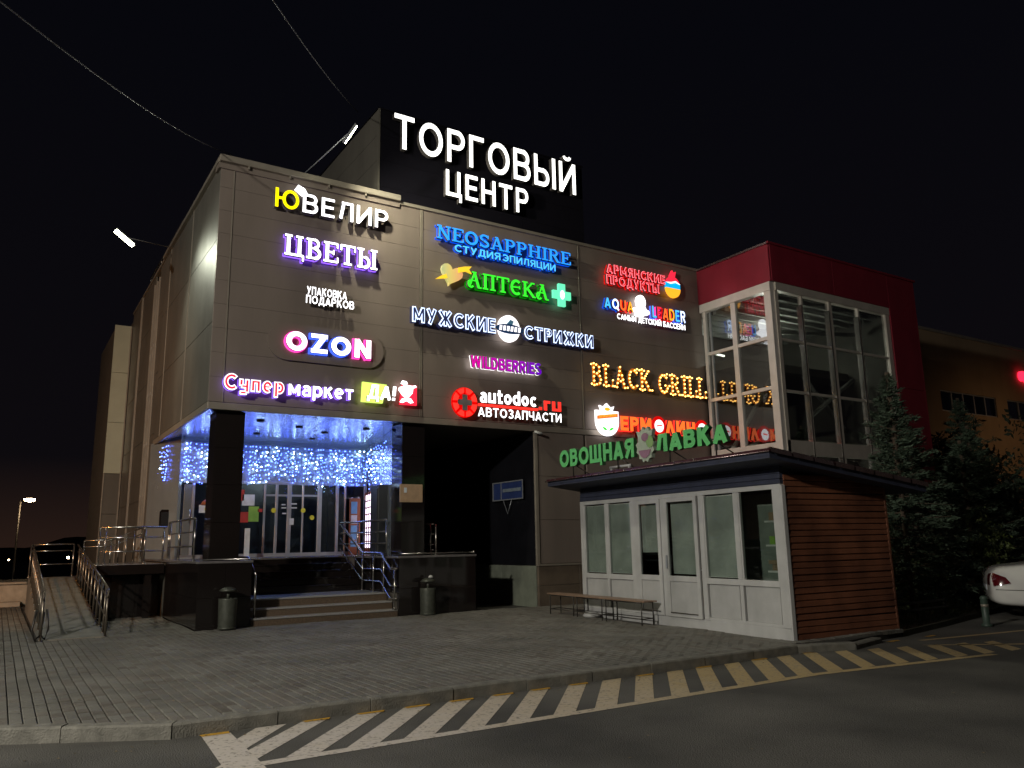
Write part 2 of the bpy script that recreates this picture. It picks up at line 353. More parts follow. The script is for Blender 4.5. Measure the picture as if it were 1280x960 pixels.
# kerb stones (parts of the kerb)
kerb = empty('kerb', (1.51, 8.33, AZ)); kerb['kind'] = 'structure'
def kerbrun(a, b_, hz, nn, tint='kerb'):
    a = Vector(a); b_ = Vector(b_); d = (b_-a)/nn; nrm = Vector((-d.y, d.x)).normalized()
    if nrm.y < 0: nrm = -nrm
    for i in range(nn):
        p = a+d*i+d.normalized()*.006; q = a+d*(i+1)-d.normalized()*.006; z = hz+rng.uniform(-.006, .006); c = .018
        j = rng.uniform(-.006, .006); p = p+nrm*j; q = q+nrm*j
        P = [p+nrm*t for t in (0, 0, c, .15, .15)]; Q = [q+nrm*t for t in (0, 0, c, .15, .15)]; Z = [AZ-.05, z-c, z, z, -.06]
        mb = MB(); mb.add([(v.x, v.y, zz) for v, zz in zip(P, Z)]+[(v.x, v.y, zz) for v, zz in zip(Q, Z)],
            [(k, k+5, k+6, k+1) for k in range(4)]+[(0, 1, 2, 3, 4), (9, 8, 7, 6, 5)])
        mb.build('kerb_stone', M[tint], kerb)
kerbrun(K0, K1, .012, 7); kerbrun(K1, K2, .004, 9); kerbrun(K2, K3, -.02, 1); kerbrun(K3, K4, -.05, 1)
# hatched road marking: each bar its own piece
mark = empty('hatched_road_marking', (6, 7.6, AZ+.004)); mark['kind'] = 'structure'
YI, YO = 8.31, 7.06; per = .545; wd = .295
def quad(name, pts, m, parent, z):
    mb = MB(); n = len(pts); mb.add([(x, y, z) for x, y in pts], [tuple(range(n))]); return mb.build(name, m, parent)
def yo(x): return 6.94 if x < 9 else 6.94-(x-9)*.14
def yi(x): return YI if x < 10.3 else YI-(x-10.3)*.30
for i in range(22):
    xk = 2.20+i*per+rng.uniform(-.02, .02); dx = -1.12; ww = wd+rng.uniform(-.02, .02)
    if xk+dx < 1.9 and i == 0:
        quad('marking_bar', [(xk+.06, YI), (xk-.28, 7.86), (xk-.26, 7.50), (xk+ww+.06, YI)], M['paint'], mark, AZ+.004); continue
    y0 = yo(xk+dx)+.10; y1 = yi(xk)
    if y1-y0 < .12: break
    f = (y1-y0)/(YI-7.04)
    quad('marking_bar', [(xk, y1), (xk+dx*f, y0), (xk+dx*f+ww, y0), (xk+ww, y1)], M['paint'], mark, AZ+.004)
    if i < 7 or i % 2: quad('kerbside_dash', [(xk+.01, YI+.015), (xk+.02, YI-.055), (xk+ww-.02, YI-.06), (xk+ww+.02, YI+.015)], M['yellowmark'], mark, AZ+.008)
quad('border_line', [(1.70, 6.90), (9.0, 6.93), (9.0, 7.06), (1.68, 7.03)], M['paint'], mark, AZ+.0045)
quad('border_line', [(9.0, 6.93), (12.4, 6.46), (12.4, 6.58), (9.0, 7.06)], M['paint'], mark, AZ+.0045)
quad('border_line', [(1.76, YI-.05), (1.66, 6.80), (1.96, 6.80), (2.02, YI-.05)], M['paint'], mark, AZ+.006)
quad('kerbside_dash', [(1.75, YI+.01), (1.76, YI-.08), (2.01, YI-.08), (2.02, YI+.01)], M['yellowmark'], mark, AZ+.008)
# parking kerb / lines on the right
pl_ = empty('parking_line', (13.5, 7.0, AZ+.004)); pl_['kind'] = 'structure'
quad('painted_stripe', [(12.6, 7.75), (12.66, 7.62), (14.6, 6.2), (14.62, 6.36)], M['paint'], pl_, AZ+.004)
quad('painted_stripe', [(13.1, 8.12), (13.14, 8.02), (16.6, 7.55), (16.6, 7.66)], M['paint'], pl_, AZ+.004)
# grass verge
b = MB(); gp = [(13.4, 8.55), (15.2, 8.9), (19.5, 9.9), (30, 12.5), (34, 19.5), (18.2, 19.5), (18.2, 14.4)]
b.add([(x, y, -.03) for x, y in gp]+[(x, y, AZ) for x, y in gp], [tuple(range(7))]+[(i, i+7, (i+1) % 7+7, (i+1) % 7) for i in range(7)])
verge = b.build('grass_verge', M['soil'], kind='structure')
b = MB()
for i in range(9000):
    x = rng.uniform(13.3, 22); y = rng.uniform(8.5, 15); 
    if y < 8.55+(x-13.3)*.23 or y > 8.7+(x-13.3)*1.25: continue
    a = rng.uniform(0, 6.28); h = rng.uniform(.03, .09); dx, dy = .008*math.cos(a), .008*math.sin(a); lx, ly = rng.uniform(-.03, .03, 2)
    b.add([(x-dx, y-dy, -.03), (x+dx, y+dy, -.03), (x+lx, y+ly, -.03+h)], [(0, 1, 2)])
g = b.build('grass', M['grass'], kind='stuff', cat='grass', label='short dark grass on the verge between the kiosk and the white car')
# ================================================================== MALL BUILDING
mall = empty('shopping_centre', (XC, YF, 0), 'large grey metal clad shopping centre with lit shop signs over its raised entrance', 'building')
PW = M['panel']; ZT = 9.97; ZB = 4.45; XR = 18.12
# cores behind cladding (dark, seen only in joints)
core = MB()
core.box(XC+.08, XR, YF+.06, 34, ZB+.05, ZT-.05)
core.box(11.72, XR, YF+.06, 34, -.1, ZB+.05)
core.box(XC+.08, 12, 24.6, 34, -.1, ZB+.05)
core.build('wall', M['core'], mall)
# front cladding panels
bays = [(XC, 3.715), (3.735, 8.30), (8.385, 13.27), (13.345, XR)]
rows = [ZB+.16+i*.535 for i in range(10)]+[ZT-.02]
for bi, (x0, x1) in enumerate(bays):
    for r_ in range(len(rows)-1):
        z0, z1 = rows[r_], rows[r_+1]
        if r_ == len(rows)-2 and z1-z0 < .2: continue
        j = rng.uniform(-.0006, .0006)
        box('cladding_panel', x0+.003, x1-.003, YF+j, YF+.05, z0+.002, z1-.002, PW, mall, .0015)
for x in (3.725, 8.32, 8.365, 13.30): box('vertical_trim', x-.012, x+.012, YF-.018, YF+.03, ZB+.16, ZT-.03, M['trim'], mall)
box('vertical_recess', 8.335, 8.35, YF-.004, YF+.03, ZB+.16, ZT-.03, M['trim'], mall)
# underside band and top flashing
box('lower_band', XC, XR-3, YF-.012, YF+.05, ZB, ZB+.15, M['trim'], mall, .006)
box('roof_flashing', 7.72, XR, YF-.05, YF+.35, ZT-.03, ZT+.05, M['trim'], mall)
box('roof_flashing', XC-.06, 7.72, YF-.14, YF+.35, ZT+.02, ZT+.17, M['trim'], mall, .01)
box('roof_flashing', XC-.06, 7.72, YF-.05, YF+.3, ZT-.12, ZT+.016, M['panel'], mall)
for i in range(12): box('gutter_bracket', 4.0+i*.31, 4.03+i*.31, YF-.12, YF-.04, ZT-.05, ZT+.02, M['trim'], mall) if i % 3 == 0 else None
# right strip down to ground
rz = [1.04, 2.15, 3.28, 4.44]
for z0, z1 in zip(rz, rz[1:]):
    for x0, x1 in ((11.72, 13.27), (13.345, XR)): box('cladding_panel', x0+.004, x1-.004, YF, YF+.05, z0+.004, z1-.004, PW, mall, .004)
box('vertical_trim', 11.64, 11.72, YF-.03, YF+.05, 1.02, 4.44, M['trim'], mall)
box('sill_trim', 11.64, XR, YF-.06, YF+.05, .99, 1.035, M['trim'], mall)
for x0 in np.arange(11.66, XR-.2, 1.3):
    for z0, z1 in ((-.05, .50), (.507, .985)): box('plinth_slab', x0+.004, min(x0+1.292, XR), YF-.03, YF+.05, z0, z1, M['plinth'], mall, .004)
box('roof_slab', XC+.1, XR-.05, YF+.3, 34, ZT-.4, ZT-.3, M['core'], mall)
# left side: overhanging wall, then full height
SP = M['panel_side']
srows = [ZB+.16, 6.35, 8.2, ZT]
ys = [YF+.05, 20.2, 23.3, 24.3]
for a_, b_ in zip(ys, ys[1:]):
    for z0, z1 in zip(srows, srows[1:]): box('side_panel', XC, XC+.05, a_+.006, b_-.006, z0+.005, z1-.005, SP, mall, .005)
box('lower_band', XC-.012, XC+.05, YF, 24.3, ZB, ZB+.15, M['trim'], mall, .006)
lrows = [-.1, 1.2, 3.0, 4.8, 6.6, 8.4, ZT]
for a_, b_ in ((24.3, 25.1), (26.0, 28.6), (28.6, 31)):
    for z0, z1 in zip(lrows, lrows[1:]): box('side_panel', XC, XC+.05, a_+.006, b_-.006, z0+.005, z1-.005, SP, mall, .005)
box('window_recess', XC+.06, XC+.12, 25.1, 26.0, 0, ZT-.4, M['dark'], mall)
for zi in (1.6, 3.1, 4.6, 6.1, 7.6):
    wn = box('window', XC+.0, XC+.04, 25.14, 25.96, zi, zi+.07, M['alu'], mall)
    box('pane', XC+.03, XC+.04, 25.16, 25.94, zi+.07, zi+1.45, M['winglass_dark'], wn)
for y in (25.1, 25.55, 26.0): box('vertical_trim', XC-.04, XC+.06, y-.03, y+.03, 0, ZT-.3, M['trim'], mall)
box('vertical_trim', XC-.05, XC+.05, 28.57, 28.63, 0, ZT, M['trim'], mall)
for y in (20.2, 23.3): box('vertical_trim', XC-.015, XC+.05, y-.012, y+.012, ZB+.15, ZT, M['trim'], mall)
box('roof_flashing', XC-.08, XC+.3, YF-.05, 24.3, ZT, ZT+.10, M['trim'], mall)
box('roof_flashing', XC-.03, XC+.3, 24.3, 31, ZT+.0, ZT+.08, M['trim'], mall)
tubeo('roof_rail', [(XC-.02, 21.5, ZT+.22), (XC-.02, 27, ZT+.22)], .03, M['steel'], mall)
for y in (21.5, 23, 25, 27): tubeo('roof_rail_post', [(XC-.02, y, ZT+.08), (XC-.02, y, ZT+.24)], .02, M['steel'], mall)
# far wing
lightg = mat('pale_green_cladding', (.50, .53, .42), .35, .2, .05, 2)
for z0, z1 in ((4.2, 6.0), (6.0, 7.8), (7.8, 9.55)): box('wing_panel', 2.86, XC-.02, 31, 31.05, z0+.005, z1-.005, lightg, mall, .005); 
for z0, z1 in ((-.1, 1.4), (1.4, 2.8), (2.8, 4.2)): box('wing_panel', 2.88, XC-.02, 31.03, 31.08, z0+.005, z1-.005, SP, mall, .005)
box('wing_wall', 2.9, 5, 31.08, 36, -.1, 9.5, M['core'], mall)
box('vertical_trim', 2.86, 2.9, 31.0, 31.08, 0, 4.2, M['trim'], mall); box('vertical_trim', XC-.06, XC-.02, 30.97, 31.02, 0, 9.5, M['trim'], mall)
# soffit of reflective metal strips over the entrance
for i in range(10):
    y0 = YF+.06+i*.505
    box('soffit_panel', XC+.08, 8.0+(y0-YF)*.2+.3, y0+.003, y0+.502, ZB+.03, ZB+.06, M['soffit'], mall)
box('soffit_panel', XC+.08, 4.3, YF+.06+5.06, 24.3, ZB+.03, ZB+.06, M['soffit'], mall)
for (x, y) in ((4.9, 18.6), (6.0, 19.2), (6.9, 19.9), (7.6, 18.8), (5.4, 20.8), (7.0, 21.2)): MB().cyl((x, y, ZB+.0), .09, .035, 14).build('downlight', M['black'], mall)
# entrance white cladding above doors: back wall, slanted right wall, left return
BY = 22.2
box('back_cladding', 3.9, 9.06, BY, BY+.08, 3.36, ZB+.05, M['white_wall'], mall)
def slab_wall(name, a, b_, z0, z1, m, t=.08):
    a = Vector((*a, 0)); b_ = Vector((*b_, 0)); d = (b_-a).normalized(); n = Vector((-d.y, d.x, 0))*t; mb = MB()
    P = [a, b_, b_+n, a+n]; mb.add([(p.x, p.y, z0) for p in P]+[(p.x, p.y, z1) for p in P], [(3, 2, 1, 0), (4, 5, 6, 7), (0, 1, 5, 4), (1, 2, 6, 5), (2, 3, 7, 6), (3, 0, 4, 7)])
    return mb.build(name, m, mall)
slab_wall('side_cladding', (9.05, BY), (8.50, 19.82), DK, ZB+.04, M['white_wall'], .08)
slab_wall('side_cladding', (8.485, 19.75), (7.97, YF+.80), DK, ZB+.04, M['white_wall'], .06)
slab_wall('return_cladding', (3.46, 24.3), (3.9, BY+.02), DK, ZB+.04, M['white_wall'], -.08)
# interior behind the entrance glass
box('interior_back_wall', 3.9, 9.1, 25.6, 25.7, DK, 4.4, M['interior'], mall); box('interior_floor', 3.9, 9.1, BY+.1, 25.6, DK-.05, DK-.002, M['deck'], mall)
box('interior_ceiling', 3.9, 9.1, BY+.1, 25.6, 4.0, 4.05, M['intdark'], mall)
for i in range(5):
    sh = box('display_shelf', 4.5+i*.85, 5.2+i*.85, 24.6, 25.0, DK, DK+1.5+.15*(i % 2), M['intdark'], mall)
# columns with granite tiles
def column(x0, x1, y0, y1):
    c = empty('column', ((x0+x1)/2, y0, DK)); c.parent = mall; c.location = Vector(((x0+x1)/2, y0, DK))-Vector(mall.location)
    box('column_core', x0+.03, x1-.03, y0+.03, y1-.03, DK, ZB+.02, M['core'], c)
    n = 4; h = (ZB-DK)/n
    for i in range(n):
        z0, z1 = DK+i*h+.002, DK+(i+1)*h-.002
        box('granite_tile', x0+.003, x1-.003, y0-.0, y0+.025, z0, z1, M['granite'], c, .003)
        box('granite_tile', x0, x0+.025, y0+.026, y1, z0, z1, M['granite'], c, .003)
        box('granite_tile', x1-.025, x1, y0+.026, y1, z0, z1, M['granite'], c, .003)
    return c
column(3.66, 4.26, YF+.18, YF+.78); column(7.95, 8.55, YF+.18, YF+.78)
# passage (dark drive-through) right of the entrance
box('passage_back_wall', 8.5, 11.8, 24.0, 24.1, -.1, ZB, M['darkglossy'], mall); box('passage_ceiling', 8.55, 11.7, YF+.06, 24, ZB+.065, ZB+.10, M['darkglossy'], mall)
box('passage_side_wall', 11.70, 11.76, YF+.06, 24, 1.0, ZB, M['darkglossy'], mall)
for i in range(4): box('plinth_slab', 11.64, 11.72, YF+.06+i*1.7, YF+.06+i*1.7+1.69, -.05, .99, M['plinth_lit'], mall, .004)
slab_wall('passage_left_wall', (8.60, YF+.8), (9.30, 24.0), -.1, ZB, M['darkglossy'], -.05)
# roof superstructure (stair tower) carrying the big letters
tw = empty('roof_tower', (7.4, 17.8, ZT)); tw.parent = mall; tw.location = Vector((7.4, 17.8, ZT))-Vector(mall.location)
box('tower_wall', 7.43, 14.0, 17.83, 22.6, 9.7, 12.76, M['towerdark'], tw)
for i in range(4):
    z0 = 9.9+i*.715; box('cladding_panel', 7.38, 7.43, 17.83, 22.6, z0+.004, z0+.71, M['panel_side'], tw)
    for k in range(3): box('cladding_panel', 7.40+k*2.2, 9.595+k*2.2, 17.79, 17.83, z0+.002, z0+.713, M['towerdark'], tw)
box('vertical_trim', 7.37, 7.42, 17.77, 17.83, 9.9, 12.76, M['panel_side'], tw)
box('roof_flashing', 7.36, 14.03, 17.77, 22.65, 12.765, 12.80, M['towerdark'], tw)
tubeo('roof_brace', [(6.9, 19.0, ZT), (7.38, 19.0, 10.9)], .03, M['steel'], tw)
# ------------------------------------------------------------------ deck, steps
deck = empty('entrance_deck', (6.5, YF, 0), 'raised entrance deck clad in polished dark granite with wide steps up to the doors', 'deck')
box('deck_core', XC+.03, 4.48, YF+.03, 24.3, -.1, DK-.05, M['core'], deck); box('deck_core', 7.84, 9.82, YF+.03, 23.9, -.1, DK-.05, M['core'], deck)
box('deck_core', 4.5, 7.84, 20.55, 24.3, -.1, DK-.05, M['core'], deck)
def tiles_x(x0, x1, y, z0, z1, n, rowsn, m, par, name='granite_tile'):
    dx = (x1-x0)/n; dz = (z1-z0)/rowsn
    for i in range(n):
        for j in range(rowsn): box(name, x0+i*dx+.002, x0+(i+1)*dx-.002, y, y+.03, z0+j*dz+.002, z0+(j+1)*dz-.002, m, par, .002)
def tiles_y(y0, y1, x, z0, z1, n, rowsn, m, par, name='granite_tile'):
    dx = (y1-y0)/n; dz = (z1-z0)/rowsn
    for i in range(n):
        for j in range(rowsn): box(name, x, x+.03, y0+i*dx+.002, y0+(i+1)*dx-.002, z0+j*dz+.002, z0+(j+1)*dz-.002, m, par, .002)
tiles_x(XC, 4.5, YF, -.08, DK-.05, 2, 2, M['granite'], deck); tiles_x(7.82, 9.84, YF, -.08, DK-.05, 3, 2, M['granite'], deck)
tiles_y(YF+.03, 21.0, XC, -.08, DK-.05, 5, 2, M['granite'], deck); tiles_y(YF+.03, 20, 4.47, .5, DK-.05, 4, 1, M['granite'], deck)
tiles_y(YF+.03, 20, 7.82, .5, DK-.05, 4, 1, M['granite'], deck); tiles_y(YF+.03, 23.9, 9.81, -.08, DK-.05, 6, 2, M['granite'], deck)
for i in range(7):
    y0 = YF-.02+i*1.01; box('deck_slab', XC-.03, 4.52, y0+.002, y0+1.008, DK-.05, DK, M['deck'], deck, .006)
    box('deck_slab', 7.80, 9.86, y0+.002, min(y0+1.008, 23.9), DK-.05, DK, M['deck'], deck, .006)
for i in range(3):
    for k in range(3): box('deck_slab', 4.525+i*1.09, 4.525+(i+1)*1.09-.004, 20.5+k*.57, 20.5+(k+1)*.57-.004, DK-.05, DK, M['deck'], deck, .006)
st = [(.15, YF), (.32, YF+.31), (.50, YF+.62)]
for i, (z, y) in enumerate(st):
    z0 = 0 if i == 0 else st[i-1][0]
    xr = 7.80; xl = 4.52-(.0)
    box('step_riser', xl, xr, y+.02, y+.05, z0-.02, z-.035, M['stepstone'], deck)
    for k in range(4):
        a_ = xl+(xr-xl)*k/4; box('step_tread', a_+.002, a_+(xr-xl)/4-.002, y, (st[i+1][1]+.03 if i < 2 else 19.3), z-.035, z, M['treadstone'], deck, .006)
    box('step_core', xl, xr, y+.05, 19.35, -.1, z-.036, M['core'], deck)
for i in range(5):
    z = .5+.166*(i+1); y = 19.3+i*.30
    box('step_riser', 4.52, 7.80, y+.02, y+.05, z-.17, z-.035, M['granite'], deck)
    for k in range(4):
        a_ = 4.52+3.28*k/4
        if i < 4: box('step_tread', a_+.002, a_+.818, y, y+.33, z-.035, z, M['granite'], deck, .006)
    box('step_core', 4.52, 7.8, y+.05, 20.5, .3, z-.036, M['core'], deck) if i < 4 else None
# landing left of the deck
box('landing_slab', 1.95, XC-.04, 21.0, 24.3, 1.13, 1.25, M['deck'], deck, .01)
box('landing_fascia', 1.95, XC-.04, 20.97, 20.998, 1.02, 1.24, M['granite'], deck)
for x in (2.0, 3.0): box('landing_pier', x, x+.14, 21.02, 21.2, -.1, 1.13, M['granite'], deck)
box('landing_back_wall', 1.95, XC-.04, 24.2, 24.3, -.1, 1.13, M['granite'], deck)
tiles_x(2.35, 3.4, 21.5, -.1, 1.1, 2, 1, M['granite'], deck)
# ramp
ramp = empty('wheelchair_ramp', (1.3, 17.3, 0), 'long sloping concrete wheelchair ramp rising beside the left end of the entrance', 'ramp')
b = MB(); b.add([(.78, 17.25, .004), (1.84, 17.25, .004), (1.84, 25, .87), (.78, 25, .87), (.78, 26.4, .87), (1.84, 26.4, .87), (.78, 17.25, -.1), (1.84, 17.25, -.1), (1.84, 26.4, -.1), (.78, 26.4, -.1)],
  [(0, 1, 2, 3), (3, 2, 5, 4), (0, 6, 7, 1), (1, 7, 8, 5, 2), (0, 3, 4, 9, 6), (4, 5, 8, 9)])
b.build('ramp_surface', mat('ramp_concrete', (.17, .165, .145), .8, 0, .2, 3, .4, 40), ramp)
b = MB(); b.add([(.9, 17.23, .012), (1.84, 17.2, .012), (1.84, 17.25, .012), (.9, 17.28, .012), (.9, 17.23, -.01), (1.84, 17.2, -.01)], [(0, 1, 2, 3), (4, 5, 1, 0)]); b.build('metal_edge_strip', M['trim'], ramp)
b = MB(); b.add([(1.84, 25.0, .87), (3.4, 25.0, 1.25), (3.4, 26.3, 1.25), (1.84, 26.3, .87), (1.84, 25.0, .6), (3.4, 25.0, .98)], [(0, 1, 2, 3), (4, 5, 1, 0)]); b.build('upper_ramp_surface', M['deck'], ramp)
# ------------------------------------------------------------------ railings
def rail(name, label, path, heights, posts, m, r=.024, group=None, rmid=.016, posts_z=None):
    """path: list of base points; heights: rail heights above base; posts: parameters (indices or points)"""
    o = empty(name, path[0], label, 'railing', group)
    for i, h in enumerate(heights): tubeo('handrail' if i == 0 else 'rail_bar', [(p[0], p[1], p[2]+h) for p in path], r if i == 0 else rmid, m, o)
    for p in posts: tubeo('post', [p, (p[0], p[1], p[2]+heights[0]-.005)], .021, m, o)
    for p in posts: MB().cyl((p[0], p[1], p[2]), .05, .012, 12).build('post_foot', m, o)
    return o
def lerp(a, b_, t): return tuple(a[i]+(b_[i]-a[i])*t for i in range(3))
g0, g1, g2 = (1.84, 17.25, 0), (1.84, 25, .87), (1.84, 26.3, .87)
o = rail('ramp_railing', 'bronze coloured railing on the right side of the ramp, nearest the dark granite deck', [lerp(g0, g1, .0), g1], [.87, .70, .35], [lerp(g0, g1, t) for t in (.0, .05, .14, .23, .32, .42, .52, .62, .72, .82, .92)], M['bronze'])
tubeo('rail_end_loop', [(1.84, 17.25, .87), (1.84, 17.15, .83), (1.84, 17.15, .72), (1.84, 17.25, .70)], .02, M['bronze'], o)
l0, l1 = (.79, 17.25, 0), (.79, 25, .87)
o = rail('ramp_railing', 'dark railing seen end on along the outer left side of the ramp', [l0, l1], [.87, .70, .35], [lerp(l0, l1, t) for t in (.0, .04, .13, .22, .31, .4, .5, .6, .7, .8, .9)], M['bronze'])
tubeo('rail_end_loop', [(.79, 17.25, .87), (.79, 17.15, .83), (.79, 17.15, .72), (.79, 17.25, .70)], .02, M['bronze'], o)
for k, sx in enumerate((-.09, .07)): tubeo('foot_loop', [(.79+sx, 17.3, .55), (.79+sx*1.6, 17.25, .2), (.79+sx, 17.22, .03), (.79, 17.25, .10), (.79+sx*.4, 17.3, .5)], .02, M['darksteel'], o)
rail('ramp_end_railing', 'short level railing across the far end of the ramp landing', [(.79, 26.35, .87), (1.84, 26.35, .87)], [.9, .72, .35], [(.79, 26.35, .87), (1.84, 26.35, .87)], M['steel'])
rail('landing_railing', 'steel railing along the front of the lower landing left of the deck', [(1.98, 21.05, 1.25), (3.42, 21.05, 1.25)], [.86, .62, .30], [(1.98, 21.05, 1.25), (2.1, 21.05, 1.25), (2.95, 21.05, 1.25), (3.36, 21.05, 1.25)], M['steel'])
u0, u1, u2 = (1.95, 24.6, 1.0), (2.6, 24.6, 1.0), (3.36, 24.6, 1.33)
rail('upper_ramp_railing', 'bent handrail climbing the short upper ramp against the side wall', [u0, u1, u2], [.85, .68], [lerp(u1, u2, t) for t in (0, .25, .5, .75, 1)]+[u0], M['steel'])
rail('deck_railing', 'steel railing on the deck between the corner column and the left end', [(XC+.02, 17.9, DK), (XC+.02, 20.9, DK)], [.88, .60, .30], [(XC+.02, 17.9, DK), (XC+.02, 19.6, DK), (XC+.02, 20.75, DK), (XC+.02, 20.95, DK)], M['steel'])
rs = [(7.72, 20.8, 1.25), (7.72, 19.2, .50), (7.72, 18.05, .50), (7.72, 17.5, .15), (7.72, 17.15, .15)]
o = rail('stair_railing', 'bright steel stair handrail stepping down the right side of the entrance steps', rs, [.90, .52, .24], [(7.72, 19.2, .5), (7.72, 18.5, .5), (7.72, 17.88, .5), (7.72, 17.25, .15)], M['steel'], .03, None, .018)
o = rail('stair_top_railing', 'steel railing at the deck edge joining the top of the stair handrail', [(7.72, 20.8, DK), (7.90, 20.3, DK), (7.92, 18.2, DK)], [.86, .58, .30], [(7.90, 20.0, DK), (7.92, 18.2, DK)], M['steel'])
rail('stair_railing', 'low end of the left stair handrail by the granite corner block', [(4.60, 19.2, .5), (4.60, 17.95, .5), (4.60, 17.3, .15)], [.88], [(4.60, 17.3, .15), (4.60, 19.1, .5)], M['steel'])
rail('passage_railing', 'short steel railing on the deck beside the dark passage', [(8.62, 18.4, DK), (8.95, 17.7, DK)], [.74, .50, .25, .12], [(8.85, 17.7, DK), (9.0, 17.7, DK)], M['steel'])
o = empty('low_handrail', (7.9, YF+.05, DK), 'thin low metal bar along the front edge of the granite deck', 'railing')
tubeo('rail_bar', [(7.9, YF+.06, DK+.05), (9.8, YF+.06, DK+.05)], .014, M['steel'], o); tubeo('rail_bar', [(XC+.02, YF+.06, DK+.03), (7.82, YF+.06, DK+.03)], .008, M['steel'], o)
MB().lathe((9.82, YF+.06, DK+.02), [(.0, 0), (.035, .015), (.04, .04), (.02, .07), (0, .075)], 12).build('end_knob', M['steel'], o)
# ------------------------------------------------------------------ entrance glass front
def ex(px): return float(ony(px, 650, BY)[0])
ent = empty('entrance_glazing', (6.3, BY, DK), 'glazed entrance front with sliding doors and aluminium frames under the blue lights', 'glass wall')
zt = 3.34
for px, wdt in ((240, .07), (258, .05), (330, .05), (345, .07), (361, .11), (378, .04), (399, .12), (421, .08), (431, .05), (456, .08)):
    x = ex(px); box('mullion', x-wdt/2, x+wdt/2, BY-.02, BY+.07, DK, zt, M['alu'], ent, .006)
box('head_rail', 3.95, 9.0, BY-.03, BY+.07, zt-.06, zt+.02, M['alu'], ent); box('bottom_rail', 3.95, 9.0, BY-.03, BY+.07, DK, DK+.09, M['alu'], ent)
box('transom', ex(330), ex(399), BY-.01, BY+.05, zt-.38, zt-.33, M['alu'], ent)
xs = [ex(p) for p in (240, 258, 330, 345, 361, 378, 399, 421, 431, 456)]
for x0, x1 in zip(xs, xs[1:]): box('pane', x0+.03, x1-.03, BY+.02, BY+.028, DK+.1, zt-.06, M['doorglass'], ent)
d = box('solid_door', 3.97, ex(238), BY-.02, BY+.04, DK+.02, zt-.1, mat('grey_door', (.16, .17, .17), .4, .2, .1, 3), ent, .01)
tubeo('door_handle', [(ex(236), BY-.07, DK+.9), (ex(236), BY-.07, DK+1.25)], .014, M['steel'], d)
def sticker(name, px0, px1, py0, py1, m, par=ent, y=BY-.035, **kw):
    a = ony(px0, py0, y); b_ = ony(px1, py1, y); return box(name, float(a[0]), float(b_[0]), y, y+.008, float(b_[2]), float(a[2]), m, par, **kw)
sticker('poster', 311, 323, 633, 652, M['greenp'], label='green poster on the glass by the column'); sticker('poster', 300, 310, 640, 653, M['redp'], label='red poster beside the green one')
sticker('poster', 303, 318, 618, 632, M['whitep']); sticker('poster', 249, 257, 631, 641, M['whitep']); sticker('poster', 322, 328, 636, 640, M['redp']); sticker('poster', 362, 367, 648, 656, M['whitep']); sticker('poster', 297, 305, 612, 626, M['redp'])
for px, py in ((342, 638), (379, 638), (390, 647), (259, 636)):
    p = ony(px, py, BY-.04); MB().disc(float(p[0]), float(p[2]), .065, .065, BY-.04, BY-.034, 18).build('round_sticker', M['yellowdot'], ent)
for k, (a_, c_, yy) in enumerate(((352, 357, 630), (352, 358, 634), (364, 371, 629), (364, 371, 634), (353, 358, 641))): sticker('lettering_strip', a_, c_, yy, yy+1.6, M['whitep'])
box('barrier_panel', ex(300), ex(306), BY-.6, BY-.55, DK, DK+.75, M['whitep'], ent)
# LED framed window and things standing along the slanted wall
ledw = empty('led_strip_panel', (8.75, 20.8, DK), 'tall panel of bright white led strips behind bars left of the black cabinet', 'light panel')
def sl(y): return 8.50+(y-19.82)*(9.05-8.50)/(BY-19.82)
for i, y in enumerate((21.22, 21.56, 21.90)):
    for k in range(8):
        z = 1.52+k*.19
        box('led_strip', sl(y)-.085, sl(y)-.07, y-.055, y+.055, z, z+.155, E_['led'], ledw)
b = MB(); b.box(8.93, 8.99, 21.05, 22.1, 1.4, 3.1); b.build('backing_board', M['orangebox'], ledw)
for y in (21.39, 21.73): box('vertical_bar', sl(y)-.11, sl(y)-.09, y-.012, y+.012, 1.42, 3.08, M['black'], ledw)
cb = empty('black_cabinet', (8.1, 19.0, DK), 'tall black cabinet standing against the blue lit wall', 'cabinet')
box('cabinet_body', 7.95, 8.28, 18.8, 19.3, DK, 3.08, M['black'], cb, .015); box('cabinet_door', 7.93, 7.949, 18.84, 19.26, DK+.08, 3.0, M['black'], cb, .004)
os_ = empty('info_stand', (8.3, 21.6, DK), 'orange upright stand holding blue and white notices near the doors', 'stand')
box('stand_board', 8.42, 8.74, 21.98, 22.03, DK, 2.92, M['orangebox'], os_, .008)
for z0, z1, m_ in ((2.48, 2.82, M['bluep']), (2.2, 2.44, M['whitep']), (1.75, 2.15, M['bluep']), (1.55, 1.72, M['bluep'])): box('notice', 8.46, 8.64, 21.965, 21.978, z0, z1, m_, os_)
mbx = MB(); mbx.poly([(3.50, 2.17), (3.74, 2.17), (3.74, 2.55), (3.70, 2.60), (3.54, 2.60), (3.50, 2.55)], 22.72, 22.80)
pq = empty('wall_plaque', (3.62, 22.8, 2.17), 'small dark arched plaque on the pale wall left of the grey door', 'plaque')
mbx.build('plaque_board', M['granite'], pq); mb = MB(); mb.poly([(3.53, 2.20), (3.71, 2.20), (3.71, 2.53), (3.53, 2.53)], 22.705, 22.72); mb.build('plaque_face', M['black'], pq)
pt = empty('tan_notice', (8.2, YF+.15, 2.6), 'plain tan notice board fixed to the dark column beside the passage', 'notice board')
a = ony(500, 604, YF+.15); b_ = ony(528, 628, YF+.15); box('board', float(a[0]), float(b_[0]), YF+.14, YF+.172, float(b_[2]), float(a[2])-.02, M['poster_tan'], pt, .004)
